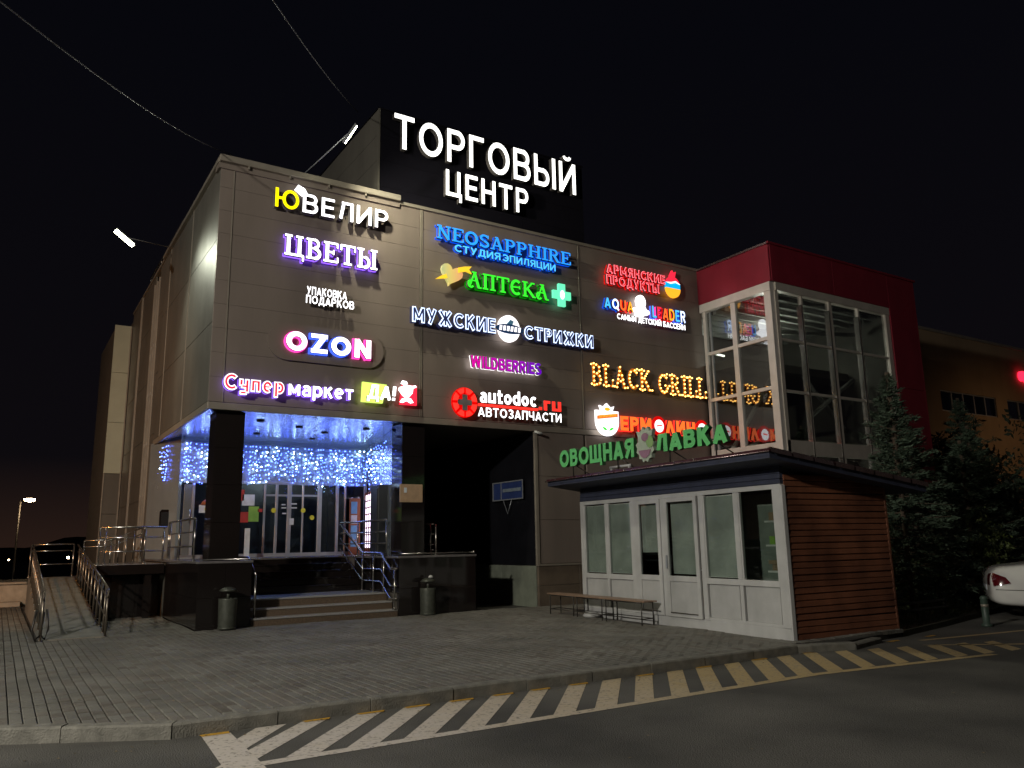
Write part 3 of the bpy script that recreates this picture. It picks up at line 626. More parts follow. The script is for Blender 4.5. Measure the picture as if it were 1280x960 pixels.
box('corner_mark', float(a[0])+.1, float(a[0])+.17, YF+.133, YF+.138, float(a[2])-.22, float(a[2])-.1, M['whitep'], pt)
# warm round lamp glow by the column: a small dome lamp
dl = empty('dome_lamp', (4.3, 21.0, 2.7), 'orange dome lamp hanging behind the corner column', 'lamp')
p = ony(264, 628, 21.6); MB().lathe((float(p[0]), 21.6, float(p[2])-.06), [(.0, .16), (.12, .15), (.22, .08), (.26, .0), (.24, -.01), (0, .02)][::-1], 18).build('lamp_shade', M['orangebox'], dl)
tubeo('cord', [(float(p[0]), 21.6, float(p[2])+.1), (float(p[0]), 21.6, ZB)], .008, M['black'], dl)
# security camera under the overhang
sc_ = empty('security_camera', (11.68, 17.2, 4.4), 'small pale camera fixed at the top corner of the passage opening', 'camera')
tubeo('camera_body', [(11.58, 17.12, 4.42), (11.78, 17.05, 4.37)], .035, M['pvc'], sc_, 10); tubeo('camera_bracket', [(11.64, 17.23, 4.40), (11.66, 17.1, 4.41)], .015, M['pvc'], sc_)
# litter bins
def litter_bin(x, y, label):
    o = empty('litter_bin', (x, y, 0), label, 'litter bin', 'litter bins in front of the deck')
    MB().lathe((x, y, 0), [(.165, .02), (.17, .04), (.175, .3), (.185, .58), (.185, .60), (.165, .60), (.15, .3), (0, .28)], 22).build('bin_body', M['bin'], o)
    MB().lathe((x, y, 0), [(.178, .015), (.178, .05), (.0, .05)], 22).build('bin_foot', M['bin'], o)
    MB().cyl((x, y, .56), .03, .2, 8).build('lid_stem', M['bin'], o)
    MB().lathe((x, y, .75), [(.0, -.03), (.13, -.02), (.18, .0), (.13, .045), (.05, .07), (0, .075)], 20).build('bin_lid', M['bin'], o)
    return o
litter_bin(3.98, 16.95, 'grey green litter bin with a domed lid in front of the granite corner block'); litter_bin(8.44, 17.0, 'litter bin with something pale on its lid, right of the steps')
MB().lathe((8.5, 16.98, .82), [(0, 0), (.05, .005), (.06, .03), (.03, .06), (0, .065)], 10).build('paper_cup', M['pvc'], cat='cup', label='crumpled pale cup left on the lid of the right litter bin')
# ================================================================== STRING LIGHTS under the soffit
curt = empty('string_light_curtain', (6, 21.9, 3.4), 'curtain of tiny blue and white string lights hanging under the entrance ceiling', 'string lights')
pts = []
def hang(a, b_, z0, z1, step, n_, jit=.05):
    a = np.array(a); b_ = np.array(b_); L = np.linalg.norm(b_-a); k = int(L/step)
    for i in range(k+1):
        p = a+(b_-a)*(i+rng.uniform(-.3, .3))/max(k, 1); dz = rng.choice([0, .12, .3, .05]); zz = z0
        while zz > z1+dz:
            pts.append((p[0]+rng.uniform(-jit, jit), p[1]+rng.uniform(-.06, .06), zz)); zz -= rng.uniform(.08, .15)
hang((3.95, BY-.14), (8.85, BY-.14), 4.28, 3.22, .105, 10)
hang((3.95, BY-.30), (8.85, BY-.30), 4.1, 3.28, .20, 10, .08)
hang((8.86, 21.9), (8.36, 19.9), 4.2, 3.12, .30, 8); hang((8.32, 19.6), (7.84, 18.1), 4.1, 3.05, .40, 8)
hang((3.56, 24.0), (3.84, 22.4), 4.2, 3.0, .13, 8, .03)
hang((3.50, 24.1), (3.62, 22.9), 4.3, 3.3, .14, 8, .03); hang((3.60, 23.4), (4.0, 21.95), 4.3, 3.25, .13, 8, .03)
pts = [p for p in pts]
def ico(r):
    import bmesh
    bm = bmesh.new(); bmesh.ops.create_icosphere(bm, subdivisions=1, radius=r); me = bpy.data.meshes.new('bulb'); bm.to_mesh(me); bm.free(); return me
bm1 = ico(.0145); bm1.materials.append(E_['bulbblue']); bm2 = ico(.0155); bm2.materials.append(E_['bulbwhite'])
pts.sort(key=lambda p: p[1])
V = np.array([v.co[:] for v in bm1.vertices]); F = [tuple(p.vertices) for p in bm1.polygons]; mb = MB(); mw = MB()
for i, p in enumerate(pts):
    if i < 290: link('bulb', bm2 if rng.random() < .2 else bm1, curt, p)
    else: (mb if rng.random() < .82 else mw).add(V*(1+.3*rng.random())+np.array(p), F)
if mb.v: mb.build('small_bulbs', E_['bulbblue'], curt, kind='stuff')
if mw.v: mw.build('small_white_bulbs', E_['bulbwhite'], curt, kind='stuff')
mb = MB()
for (a, b_) in (((3.95, BY-.14), (8.85, BY-.14)), ((8.92, 21.9), (7.9, 17.9)), ((3.5, 24.1), (3.84, 22.4))): mb.tube([(*a, 4.36), (*b_, 4.36)], .006, 5)
mb.build('carrier_cable', M['cable'], curt)
# ================================================================== LETTERING
# slab-serif stroke alphabet on a unit-high box: (width, strokes); stroke = (kind, data..., thickness)
T, t_ = .17, .10
def bar(x, y, w_=.36): return ('l', [(x-w_/2, y), (x+w_/2, y)], .10)
def stem(x, top=1, bot=1, w_=.36, th=T): return [('l', [(x, 0), (x, 1)], th)]+([bar(x, .95, w_)] if top else [])+([bar(x, .05, w_)] if bot else [])
def arc(cx, cy, rx, ry, a0, a1, th=T, n=14): return ('l', [(cx+rx*math.cos(math.radians(a0+(a1-a0)*i/n)), cy+ry*math.sin(math.radians(a0+(a1-a0)*i/n))) for i in range(n+1)], th)
SL = {
 'Ц': (.98, stem(.18)+stem(.72)+[('l', [(.1, .05), (.9, .05)], .11), ('l', [(.9, .08), (.9, -.2)], .09)]),
 'В': (.82, stem(.2)+[arc(.42, .755, .2, .2, 90, -90, .13), ('l', [(.2, .95), (.42, .95)], .1), ('l', [(.2, .53), (.45, .53)], .09), arc(.45, .28, .24, .23, 90, -90, .15), ('l', [(.2, .05), (.45, .05)], .1)]),
 'Е': (.80, stem(.2)+[('l', [(.2, .95), (.72, .95)], .1), ('l', [(.2, .05), (.74, .05)], .1), ('l', [(.2, .5), (.52, .5)], .1), ('l', [(.72, .98), (.72, .74)], .08), ('l', [(.74, .02), (.74, .28)], .08), ('l', [(.52, .62), (.52, .38)], .07)]),
 'Т': (.84, [('l', [(.42, 0), (.42, 1)], T), bar(.42, .05, .42), ('l', [(.04, .95), (.80, .95)], .1), ('l', [(.06, .98), (.06, .70)], .08), ('l', [(.78, .98), (.78, .70)], .08)]),
 'Ы': (1.12, stem(.2)+[('l', [(.2, .55), (.42, .55)], .09), arc(.42, .30, .22, .25, 90, -90, .14), ('l', [(.2, .05), (.42, .05)], .1)]+stem(.92)),
 'N': (.98, [('l', [(.2, 0), (.2, 1)], .10), ('l', [(.78, 0), (.78, 1)], .10), ('l', [(.16, .98), (.80, .02)], T), bar(.18, .95, .3), bar(.2, .05, .34), bar(.78, .95, .34)]),
 'O': (.96, [arc(.48, .5, .36, .42, 0, 360, T, 28)]),
 'S': (.76, [arc(.38, .73, .24, .19, 20, 250, .14), arc(.38, .27, .25, .20, 80, -160, .15), ('l', [(.34, .545), (.44, .46)], .15), ('l', [(.63, .96), (.63, .70)], .07), ('l', [(.11, .04), (.11, .32)], .07)]),
 'A': (.98, [('l', [(.18, .02), (.47, .98)], .10), ('l', [(.46, .98), (.78, .02)], T), ('l', [(.28, .32), (.68, .32)], .09), bar(.16, .05, .30), bar(.80, .05, .36), ('l', [(.34, .95), (.54, .95)], .1)]),
 'P': (.82, stem(.2)+[arc(.44, .73, .23, .22, 90, -90, .15), ('l', [(.2, .95), (.44, .95)], .1), ('l', [(.2, .51), (.44, .51)], .09)]),
 'H': (1.02, stem(.22)+stem(.80)+[('l', [(.2, .5), (.8, .5)], .1)]),
 'I': (.46, stem(.23, w_=.42)),
 'R': (.94, stem(.2)+[arc(.44, .74, .22, .21, 90, -90, .14), ('l', [(.2, .95), (.44, .95)], .1), ('l', [(.2, .53), (.46, .53)], .09), ('l', [(.44, .52), (.74, .04)], T), bar(.80, .05, .26)]),
 'B': None, 'E': None, 'L': (.76, stem(.2)+[('l', [(.2, .05), (.70, .05)], .1), ('l', [(.70, .02), (.70, .32)], .09)]),
 'C': (.84, [arc(.46, .5, .34, .42, 48, 312, T, 20), ('l', [(.72, .98), (.72, .68)], .08)]),
 'K': (.96, stem(.2)+[('l', [(.25, .45), (.72, .95)], .11), ('l', [(.38, .58), (.78, .05)], T), bar(.74, .95, .30), bar(.80, .05, .32)]),
 'G': (.92, [arc(.46, .5, .34, .42, 48, 330, T, 20), ('l', [(.76, .42), (.76, .08)], .14), bar(.74, .42, .34), ('l', [(.74, .98), (.74, .70)], .07)]),
 # old style pharmacy letters
 'а': (.92, [('l', [(.16, .06), (.50, .98)], .10), ('l', [(.46, .98), (.74, .04)], T), arc(.24, .22, .16, .20, 60, 330, .12), ('l', [(.30, .44), (.62, .44)], .08), bar(.80, .04, .24), ('l', [(.30, .96), (.60, .96)], .08)]),
 'п': (.92, stem(.22, 0)+stem(.70, 0)+[('l', [(.04, .95), (.9, .95)], .1)]),
 'т': (.84, [('l', [(.42, 0), (.42, 1)], T), bar(.42, .05, .36), ('l', [(.02, .95), (.82, .95)], .1), ('l', [(.06, .98), (.04, .74)], .09), ('l', [(.80, .98), (.80, .74)], .09)]),
 'е': (.82, [arc(.46, .5, .32, .42, 50, 310, T, 20), ('l', [(.2, .5), (.66, .52)], .10), ('l', [(.66, .62), (.68, .40)], .08)]),
 'к': (.90, stem(.2)+[('l', [(.25, .45), (.66, .92)], .11), ('l', [(.36, .56), (.78, .05)], T), bar(.72, .93, .28), bar(.80, .05, .24)]),
}
SL['B'] = SL['В']; SL['E'] = SL['Е']
# upright sans-serif stroke alphabet; T_ = stroke thickness in units of cap height
def _ell(cx, cy, rx, ry, a0, a1, n=16): return [(cx+rx*math.cos(math.radians(a0+(a1-a0)*i/n)), cy+ry*math.sin(math.radians(a0+(a1-a0)*i/n))) for i in range(n+1)]
def sans(ch, T_):
    h = T_/2; t = T_*.88; q = t/2; S_ = []
    def v(x, y0=0, y1=1, th=T_): S_.append((0, [(x, y0), (x, y1)], th))
    def hz(y, x0, x1, th=None): S_.append((0, [(x0, y), (x1, y)], th or t))
    def ln(x0, y0, x1, y1, th=T_): S_.append((0, [(x0, y0), (x1, y1)], th))
    def ar(cx, cy, rx, ry, a0, a1, th=T_, n=16): S_.append((0, _ell(cx, cy, rx, ry, a0, a1, n), th))
    def bowl(x0, w_, y0, y1):       # right-hand bowl between y0 and y1 (outer edges)
        ry = (y1-y0-t)/2; rx = min(ry, .26); cx = w_-h-rx; cy = (y0+y1)/2
        hz(y1-q, x0, cx+.01); hz(y0+q, x0, cx+.01); ar(cx, cy, rx, ry, 90, -90, (T_+t)/2, 12)
    same = dict(zip('ОРСАВЕКМНТХ', 'OPCABEKMHTX')); ch = same.get(ch, ch)
    if ch == 'O': w_ = .94; ar(w_/2, .5, w_/2-h, .5-h, 0, 360, T_, 28)
    elif ch == 'Q': w_ = .94; ar(w_/2, .5, w_/2-h, .5-h, 0, 360, T_, 28); ln(.55, .25, .90, -.08)
    elif ch == 'C': w_ = .82; ar(.47, .5, .47-h, .5-h, 42, 318, T_, 20)
    elif ch == 'Э': w_ = .80; ar(.33, .5, .47-h, .5-h, 138, -138, T_, 20); hz(.5, .28, .75)
    elif ch == 'G': w_ = .88; ar(.47, .5, .47-h, .5-h, 42, 330, T_, 20); v(w_-h, .05, .5); hz(.46, .5, w_)
    elif ch == 'T': w_ = .76; hz(1-q, 0, w_); v(w_/2)
    elif ch == 'Г': w_ = .62; v(h); hz(1-q, h, w_)
    elif ch == 'P': w_ = .72; v(h); bowl(h, w_, .40, 1)
    elif ch == 'R': w_ = .76; v(h); bowl(h, w_-.02, .42, 1); ln(w_*.5, .46, w_-h*1.1, 0)
    elif ch == 'Я': w_ = .76; v(w_-h); m_ = len(S_); bowl(h, w_-.02, .42, 1); ln(w_*.5, .46, w_-h*1.1, 0); S_[m_:] = [(0, [(w_-x, y) for x, y in P], th) for _, P, th in S_[m_:]]
    elif ch == 'B': w_ = .76; v(h); bowl(h, w_-.04, .52-q, 1); bowl(h, w_, 0, .52+q)
    elif ch == 'Б': w_ = .74; v(h); hz(1-q, h, w_-.06); bowl(h, w_, 0, .58)
    elif ch == 'Ь': w_ = .72; v(h); bowl(h, w_, 0, .58)
    elif ch == 'Ы': w_ = 1.0; v(h); bowl(h, .70, 0, .58); v(w_-h)
    elif ch == 'E': w_ = .66; v(h); hz(1-q, h, w_); hz(q, h, w_); hz(.51, h, w_-.06)
    elif ch == 'L': w_ = .60; v(h); hz(q, h, w_)
    elif ch == 'I': w_ = T_; v(h)
    elif ch == 'i': w_ = T_; v(h, 0, .72); v(h, .82, 1)
    elif ch == 'D': w_ = .82; v(h); hz(1-q, h, .42); hz(q, h, .42); ar(.40, .5, w_-.40-h, .5-q, 90, -90, T_, 16)
    elif ch == 'H': w_ = .78; v(h); v(w_-h); hz(.51, h, w_-h)
    elif ch == 'П': w_ = .76; v(h); v(w_-h); hz(1-q, h, w_-h)
    elif ch in 'ИЙ': 
        w_ = .80; v(h); v(w_-h); ln(h, .04, w_-h, .96)
        if ch == 'Й': ar(w_/2, 1.20, .15, .09, 180, 360, T_*.7, 8)
    elif ch == 'N': w_ = .80; v(h); v(w_-h); ln(h, .96, w_-h, .04)
    elif ch == 'Ц': w_ = .84; v(h); v(w_-h-.07); hz(q, h, w_); v(w_-h*.8, -.18, t, T_*.8)
    elif ch == 'Щ': w_ = 1.12; v(h); v((w_-.07)/2); v(w_-h-.07); hz(q, h, w_); v(w_-h*.8, -.18, t, T_*.8)
    elif ch == 'Ю': w_ = 1.16; v(h); hz(.5, h, .45); ar(.75, .5, .41-h, .5-h, 0, 360, T_, 26)
    elif ch == 'Л': w_ = .80; v(w_-h); hz(1-q, .19, w_-h); ln(.06+h, q, .22+h, .97)
    elif ch == 'Λ': w_ = .84; ln(h, 0, w_/2, 1-h*.6); ln(w_-h, 0, w_/2, 1-h*.6)
    elif ch == 'Д': w_ = .90; v(w_-h-.09, 0, 1); hz(1-q, .26, w_-h-.09); ln(.14+h, q, .26+h, .97); hz(q+.0, 0, w_); v(h*.85, -.17, t, T_*.85); v(w_-h*.85, -.17, t, T_*.85)
    elif ch == 'A': w_ = .86; ln(h, 0, w_/2, 1-h*.6); ln(w_-h, 0, w_/2, 1-h*.6); hz(.27, .2, w_-.2)
    elif ch == 'У': w_ = .80; ln(w_-h, 1, .26, 0); ln(h, 1, w_*.52, .36)
    elif ch == 'K': w_ = .80; v(h); ln(h, .42, w_-h*1.1, 1); ln(.32, .60, w_-h, 0)
    elif ch == 'M': w_ = .94; v(h); v(w_-h); ln(h, .97, w_/2, .22); ln(w_-h, .97, w_/2, .22)
    elif ch == 'Ж': w_ = 1.10; v(w_/2); ln(w_/2, .42, w_-h, 1); ln(w_/2, .58, w_-h, 0); ln(w_/2, .42, h, 1); ln(w_/2, .58, h, 0)
    elif ch == 'Ч': w_ = .74; v(w_-h); v(h, .58, 1); S_.append((0, [(h, .6), (h+.03, .48), (h+.14, .42), (w_-h, .42)], T_))
    elif ch == 'З': w_ = .70; ar(.34, .74, .27, .26-q, 150, -80, T_, 14); ar(.34, .28, .36-h, .28-q, 85, -150, T_, 14); hz(.52, .28, .45)
    elif ch == 'S': w_ = .70; ar(.35, .745, .26, .255-q, 30, 270, T_, 12); ar(.35, .265, .27, .265-q, 90, -150, T_, 12)
    elif ch == 'W': w_ = 1.20; ln(h, 1, .30, .03); ln(.30, .03, w_/2, .97); ln(w_/2, .97, .90, .03); ln(.90, .03, w_-h, 1)
    elif ch == 'Z': w_ = .76; hz(1-q, 0, w_); hz(q, 0, w_); ln(w_-h, .95, h, .05)
    elif ch == 'U': w_ = .80; v(h, .38, 1); v(w_-h, .38, 1); ar(w_/2, .40, w_/2-h, .40-q, 180, 360, T_, 14)
    elif ch == '!': w_ = T_*1.15; v(w_/2, .32, 1, T_*1.15); v(w_/2, 0, .19, T_*1.1)
    elif ch == '.': w_ = T_; v(h, 0, T_)
    # lower case, x-height .72
    elif ch in 'осcoо': 
        w_ = .64; X = .72
        if ch in 'oо': ar(w_/2, X/2, w_/2-h, X/2-q, 0, 360, T_, 22)
        else: ar(w_/2, X/2, w_/2-h, X/2-q, 45, 315, T_, 16)
    elif ch in 'еe': w_ = .64; ar(w_/2, .36, w_/2-h, .36-q, 0, 310, T_, 18); hz(.36, h, w_-h, t*.9)
    elif ch in 'аa': w_ = .60; v(w_-h, 0, .50); ar(w_/2, .46, w_/2-h, .26-q, 0, 150, T_, 10); bowlw = 1; hz(.40, .24, w_-h, t*.9); ar(.26, .205, .26-h, .205-q*.6, 90, 270, T_*.95, 10); hz(q*.9, .24, w_-h, t*.9)
    elif ch == 'п': w_ = .60; v(h, 0, .72); v(w_-h, 0, .72); hz(.72-q, h, w_-h)
    elif ch == 'р': w_ = .64; v(h, -.24, .72); ar(w_/2+.02, .36, w_/2-h, .36-q, 130, -130, T_, 14)
    elif ch == 'у': w_ = .62; v(h, .30, .72); v(w_-h, -.10, .72); hz(.26+q*.2, h, w_-h); hz(-.22+q, .06, w_-h-.02); 
    elif ch == 'м': w_ = .78; v(h, 0, .72); v(w_-h, 0, .72); ln(h, .69, w_/2, .16); ln(w_-h, .69, w_/2, .16)
    elif ch == 'к': w_ = .62; v(h, 0, .72); ln(h, .30, w_-h, .72); ln(.28, .42, w_-h*.9, 0)
    elif ch == 'т': w_ = .58; hz(.72-q, 0, w_); v(w_/2, 0, .72)
    elif ch == 't': w_ = .46; v(.08+h, .0, .95); hz(.72-q, 0, w_); hz(q, h+.08, w_)
    elif ch == 'u': w_ = .62; v(h, 0, .72); v(w_-h, 0, .72); hz(q, h, w_-h)
    elif ch == 'd': w_ = .64; v(w_-h, 0, 1); ar(w_/2-.02, .36, w_/2-h, .36-q, 50, 310, T_, 14)
    elif ch == 'r': w_ = .44; v(h, 0, .72); hz(.72-q, h, w_)
    else: w_ = .7; v(h)
    return w_, S_
def glyph(ch, style, T_, grow=0.):
    wd_, strokes = SL[ch] if style == 'slab' else sans(ch, T_); V = []; F = []
    for si, (_, P, th) in enumerate(strokes):
        P = [np.array(p, float) for p in P]; th = th+2*grow; closed = np.allclose(P[0], P[-1])
        Lp, Rp = [], []
        for i, p in enumerate(P):
            if closed: d = P[(i+1) % (len(P)-1)]-P[i-1 if i > 0 else -2]
            elif i == 0: d = P[1]-p
            elif i == len(P)-1: d = p-P[i-1]
            else: d = P[i+1]-P[i-1]
            d = d/np.linalg.norm(d); nn = np.array([-d[1], d[0]]); e = 0
            if not closed and grow: e = grow*(1 if i == len(P)-1 else -1 if i == 0 else 0)
            q = p+d*e; Lp.append(q+nn*th/2); Rp.append(q-nn*th/2)
        n = len(P); z0 = -.5-.012*si; z1 = .5; b0 = len(V)
        for i in range(n):
            for (q, z) in ((Lp[i], z1), (Rp[i], z1), (Rp[i], z0), (Lp[i], z0)): V.append((q[0], q[1], -z))
        for i in range(n-1):
            a = b0+4*i; c = a+4
            F += [(a, a+1, c+1, c), (a+1, a+2, c+2, c+1), (a+2, a+3, c+3, c+2), (a+3, a, c, c+3)]
        F += [(b0, b0+3, b0+2, b0+1), (b0+4*(n-1), b0+4*(n-1)+1, b0+4*(n-1)+2, b0+4*(n-1)+3)]
    return np.array(V), F, wd_
def layout(text, style, track, T_=.19):
    """list of (char, x0, width) in units of cap height"""
    out = []; x = 0
    for ch in text:
        if ch == ' ': x += .42; continue
        w_ = SL[ch][0] if style == 'slab' else sans(ch, T_)[0]; out.append((ch, x, w_, 0)); x += w_+track
    return out, x-track
def text_line(par, text, box_, y, m, style='bold', track=.16, off=.19, depth=.07, back=None, backgrow=.035, backdepth=.05, italic=0., mats=None, plane='Y', gname='letter', tilt=0., face=None, side=None):
    """box_ = (left, right, bottom, top) in metres on the plane; every character becomes its own mesh.
    style 'outline': a lit rim letter (m) with a narrower unlit face (face) in front"""
    T_ = off; L, R, B_, Tt = box_; lay, tot = layout(text, style, track, T_); sx = (R-L)/tot; sz = Tt-B_; objs = []
    for i, (ch, x0, w_, a) in enumerate(lay):
        def make(nm, grow, dep, yc, mm, par_):
            V, F, _ = glyph(ch, style, T_, grow); front = [len(set(f_)) == 4 and f_[0] % 4 == 2 and f_[1] % 4 == 3 for f_ in F]; U = V[:, 0]+x0; Hh = V[:, 1]; Z = V[:, 2]
            u = L+(U+italic*Hh)*sx; h = B_+Hh*sz+tilt*(u-L)
            P = np.stack([u, yc-Z*dep, h], 1) if plane == 'Y' else np.stack([yc-Z*dep, -u, h], 1)
            mb = MB(); mb.add(P, F); ob_ = mb.build(nm, mm, par_)
            if nm != 'letter_back' and side is not False:
                me_ = ob_.data; me_.materials.append(side or M['letterside'])
                me_.polygons.foreach_set('material_index', [0 if q_ else 1 for q_ in front]); me_.update()
            return ob_
        mm = mats[i] if mats else m
        if style == 'outline':
            o = make(gname, .016, depth, y, mm, par); make('letter_face', -T_*.26, .02, y-depth/2-.014, face, o)
        else: o = make(gname, 0, depth, y, mm, par)
        objs.append(o)
        if back:
            bk = back[i] if isinstance(back, list) else back
            make('letter_back', backgrow, backdepth, y+depth/2+backdepth/2+.004, bk, o)
    return objs
def pxbox(lb, rb, lt, Y):      # pixel corners left-bottom, right-bottom, left-top on the plane at depth Y
    a, b_, c = ony(*lb, Y), ony(*rb, Y), ony(*lt, Y); z = (a[2]+b_[2])/2; return (float(a[0]), float(b_[0]), float(z), float(z+c[2]-a[2]))
YS = YF-.17
def sign(name, label, p, group=None): return empty(name, p, label, 'sign', group)
def stubs(par, bx, n=4, y0=None):
    for i in range(n):
        x = bx[0]+(bx[1]-bx[0])*(i+.5)/n; MB().tube([(x, YF-.0, bx[2]+.5*(bx[3]-bx[2])), (x, YS+.05, bx[2]+.5*(bx[3]-bx[2]))], .015, 6).build('standoff', M['signside'], par)
# --- roof letters
yt_ = 17.62
o = sign('roof_letters', 'large glowing white Cyrillic word on the top row of the roof tower', (7.7, yt_, 11.6)); bx = (7.72, 13.56, 11.66, 12.62)
text_line(o, 'ТОРГОВЫЙ', bx, yt_, E_['whitebig'], track=.19, off=.155, depth=.14)
o = sign('roof_letters', 'smaller glowing white Cyrillic word centred on the lower row of the roof tower', (9.3, yt_, 10.6)); a = pxbox((556, 244), (659, 270), (555, 220), yt_)
text_line(o, 'ЦЕНТР', (a[0], a[1], a[2], a[2]+.74), yt_, E_['whitebig'], track=.22, off=.165, depth=.14)
# --- left bay
o = sign('shop_sign', 'jeweller sign whose first letter is yellow with a ring shape and the rest white', (5, YS, 8.9)); a = pxbox((343, 259), (484, 287), (343, 235), YS); a = (a[0], a[1], a[2], a[3])
text_line(o, 'ЮВЕЛИР', a, YS, E_['white'], track=.19, off=.155, mats=[E_['yellow']]+[E_['white']]*5, depth=.09, back=M['signside'], backgrow=.012, backdepth=.04); stubs(o, a)
p = ony(374, 241, YS); MB().poly([(float(p[0])-.13, float(p[2])+.02), (float(p[0])+.05, float(p[2])-.10), (float(p[0])+.17, float(p[2])-.02), (float(p[0])+.10, float(p[2])+.09), (float(p[0])-.05, float(p[2])+.15)][::1], YS-.09, YS-.05).build('gem_shape', E_['white'], o)
o = sign('shop_sign', 'flower shop sign in thick white slab serif letters with a violet edge', (5, YS, 8)); a = pxbox((355, 318), (471, 339), (355, 292), YS)
text_line(o, 'ЦВЕТЫ', a, YS, E_['white'], 'slab', track=.06, depth=.08, back=E_['violet'], backgrow=.02, backdepth=.05); stubs(o, a)
o = sign('shop_sign', 'two small rows of plain white letters about gift wrapping', (5, YS, 7.1)); a = pxbox((383, 368), (433, 375), (383, 358), YS)
text_line(o, 'УПАКОВКА', a, YS, E_['white'], off=.17, track=.16, depth=.05); stubs(o, a, 2)
a = pxbox((382, 379), (442, 387), (382, 369), YS); text_line(o, 'ПОДАРКОВ', a, YS, E_['white'], off=.17, track=.16, depth=.05); stubs(o, a, 2)
o = sign('shop_sign', 'bold rounded white four letter sign with pink and blue glowing edges', (5, YS, 5.9)); a = pxbox((357, 437), (463, 449), (357, 413), YS)
text_line(o, 'OZON', a, YS, E_['white'], off=.235, track=.18, depth=.06, back=[E_['pink'], E_['blueedge'], E_['blueedge'], E_['pink']], backgrow=.055, backdepth=.05)
bk = MB(); cx, cz, hw, hh = (a[0]+a[1])/2, (a[2]+a[3])/2, (a[1]-a[0])/2, (a[3]-a[2])/2
bk.poly([(cx-hw+.05+(.42)*math.cos(t)*1., cz+.42*math.sin(t)) for t in np.linspace(math.pi/2, 3*math.pi/2, 12)]+[(cx+hw-.05+.42*math.cos(t), cz+.42*math.sin(t)) for t in np.linspace(-math.pi/2, math.pi/2, 12)], YF-.075, YF-.02)
bk.build('backing_plate', M['panel'], o)
o = sign('shop_sign', 'wide supermarket sign, red first letters, white last letters, green and red tiles', (4, YS, 4.9))
a1 = pxbox((279, 486), (354, 494), (279, 464), YS); h = a1[3]-a1[2]
text_line(o, 'Супер', (a1[0], a1[1], a1[2]+.0, a1[3]-.02), YS, E_['whiteline'], 'outline', off=.25, track=.12, face=E_['redmute'], back=E_['violet'], backgrow=.02)
a2 = pxbox((360, 495), (441, 500), (360, 475), YS); text_line(o, 'маркет', (a2[0], a2[1], a1[2]+.0, a1[3]-.04), YS, E_['white'], off=.175, track=.14, depth=.06, back=E_['violet'], backgrow=.02)
g0_ = pxbox((452, 502), (466, 503), (452, 477), YS); X0 = g0_[0]; zb0, zt0 = g0_[2], g0_[3]
MB().poly([(X0, zb0), (X0+.52, zb0-.0), (X0+.62, zt0-.02), (X0+.02, zt0)], YS, YS+.06).build('lime_tile', E_['lime'], o)
r0 = pxbox((497, 505), (521, 507), (497, 480), YS); zr0, zr1 = r0[2], r0[3]
MB().poly([(r0[0]+.06, zr0), (r0[1], zr0), (r0[1], zr1), (r0[0]+.12, zr1)], YS, YS+.06).build('red_tile', E_['redmute'], o)
text_line(o, 'ДА!', (X0+.10, r0[0]-.10, zb0+.07, zt0-.06), YS-.05, E_['white'], off=.22, track=.08, italic=.10, depth=.05)
cx = (r0[0]+r0[1])/2-.02; zz = zr0
for nm, P in (('cup_shape', [(cx-.22, zz+.34), (cx-.1, zz+.20), (cx+.05, zz+.18), (cx+.14, zz+.28), (cx+.16, zz+.40), (cx+.25, zz+.44), (cx+.22, zz+.48), (cx+.13, zz+.46), (cx-.03, zz+.47), (cx-.2, zz+.40)]), ('arch_shape', [(cx-.18, zz+.05), (cx-.10, zz+.04), (cx, zz+.09), (cx+.1, zz+.04), (cx+.17, zz+.06), (cx+.10, zz+.15), (cx-.02, zz+.18), (cx-.13, zz+.13)]), ('wave_shape', [(cx-.16, zz+.50), (cx-.08, zz+.47), (cx+.02, zz+.50), (cx-.02, zz+.56), (cx-.12, zz+.57)])):
    MB().poly(P, YS-.03, YS-.002).build(nm, E_['white'], o)
# --- middle bay
o = sign('shop_sign', 'two row blue sign, large slab serif letters over small plain ones', (8.8, YS, 9)); a = pxbox((545, 296), (713, 334), (545, 279), YS)
text_line(o, 'NEOSAPPHIRE', a, YS, E_['blue'], 'slab', track=.03, depth=.07, back=E_['bluedk'], backgrow=.022); stubs(o, a)
a = pxbox((568, 315), (625, 327), (568, 306), YS); b2 = pxbox((628, 328), (694, 342), (628, 318), YS)
text_line(o, 'СТУДИЯ', (a[0], a[1], a[2]+.02, a[3]+.02), YS, E_['cyan'], off=.18, track=.14, depth=.05, back=E_['bluedk'], backgrow=.02); text_line(o, 'ЭПИЛЯЦИИ', (b2[0], b2[1], a[2]+.02, a[3]+.02), YS, E_['cyan'], off=.18, track=.14, depth=.05, back=E_['bluedk'], backgrow=.02)
o = sign('shop_sign', 'pharmacy sign in bright green old style letters between a heart and a cross', (9, YS, 8.2)); a = pxbox((583, 358), (685, 377), (583, 338), YS)
text_line(o, 'аптека', a, YS, E_['green'], 'slab', track=.03, depth=.08, back=E_['greendk'], backgrow=.035); stubs(o, a)
p = ony(564, 343, YS); hx, hz = float(p[0]), float(p[2])
def heart(s, n=26, rot=-.25):
    out = []
    for i in range(n):
        t = 2*math.pi*i/n; x = 16*math.sin(t)**3/17*s; z = (13*math.cos(t)-5*math.cos(2*t)-2*math.cos(3*t)-math.cos(4*t))/17*s
        out.append((hx+x*math.cos(rot)-z*math.sin(rot), hz+x*math.sin(rot)+z*math.cos(rot)))
    return out[::-1]
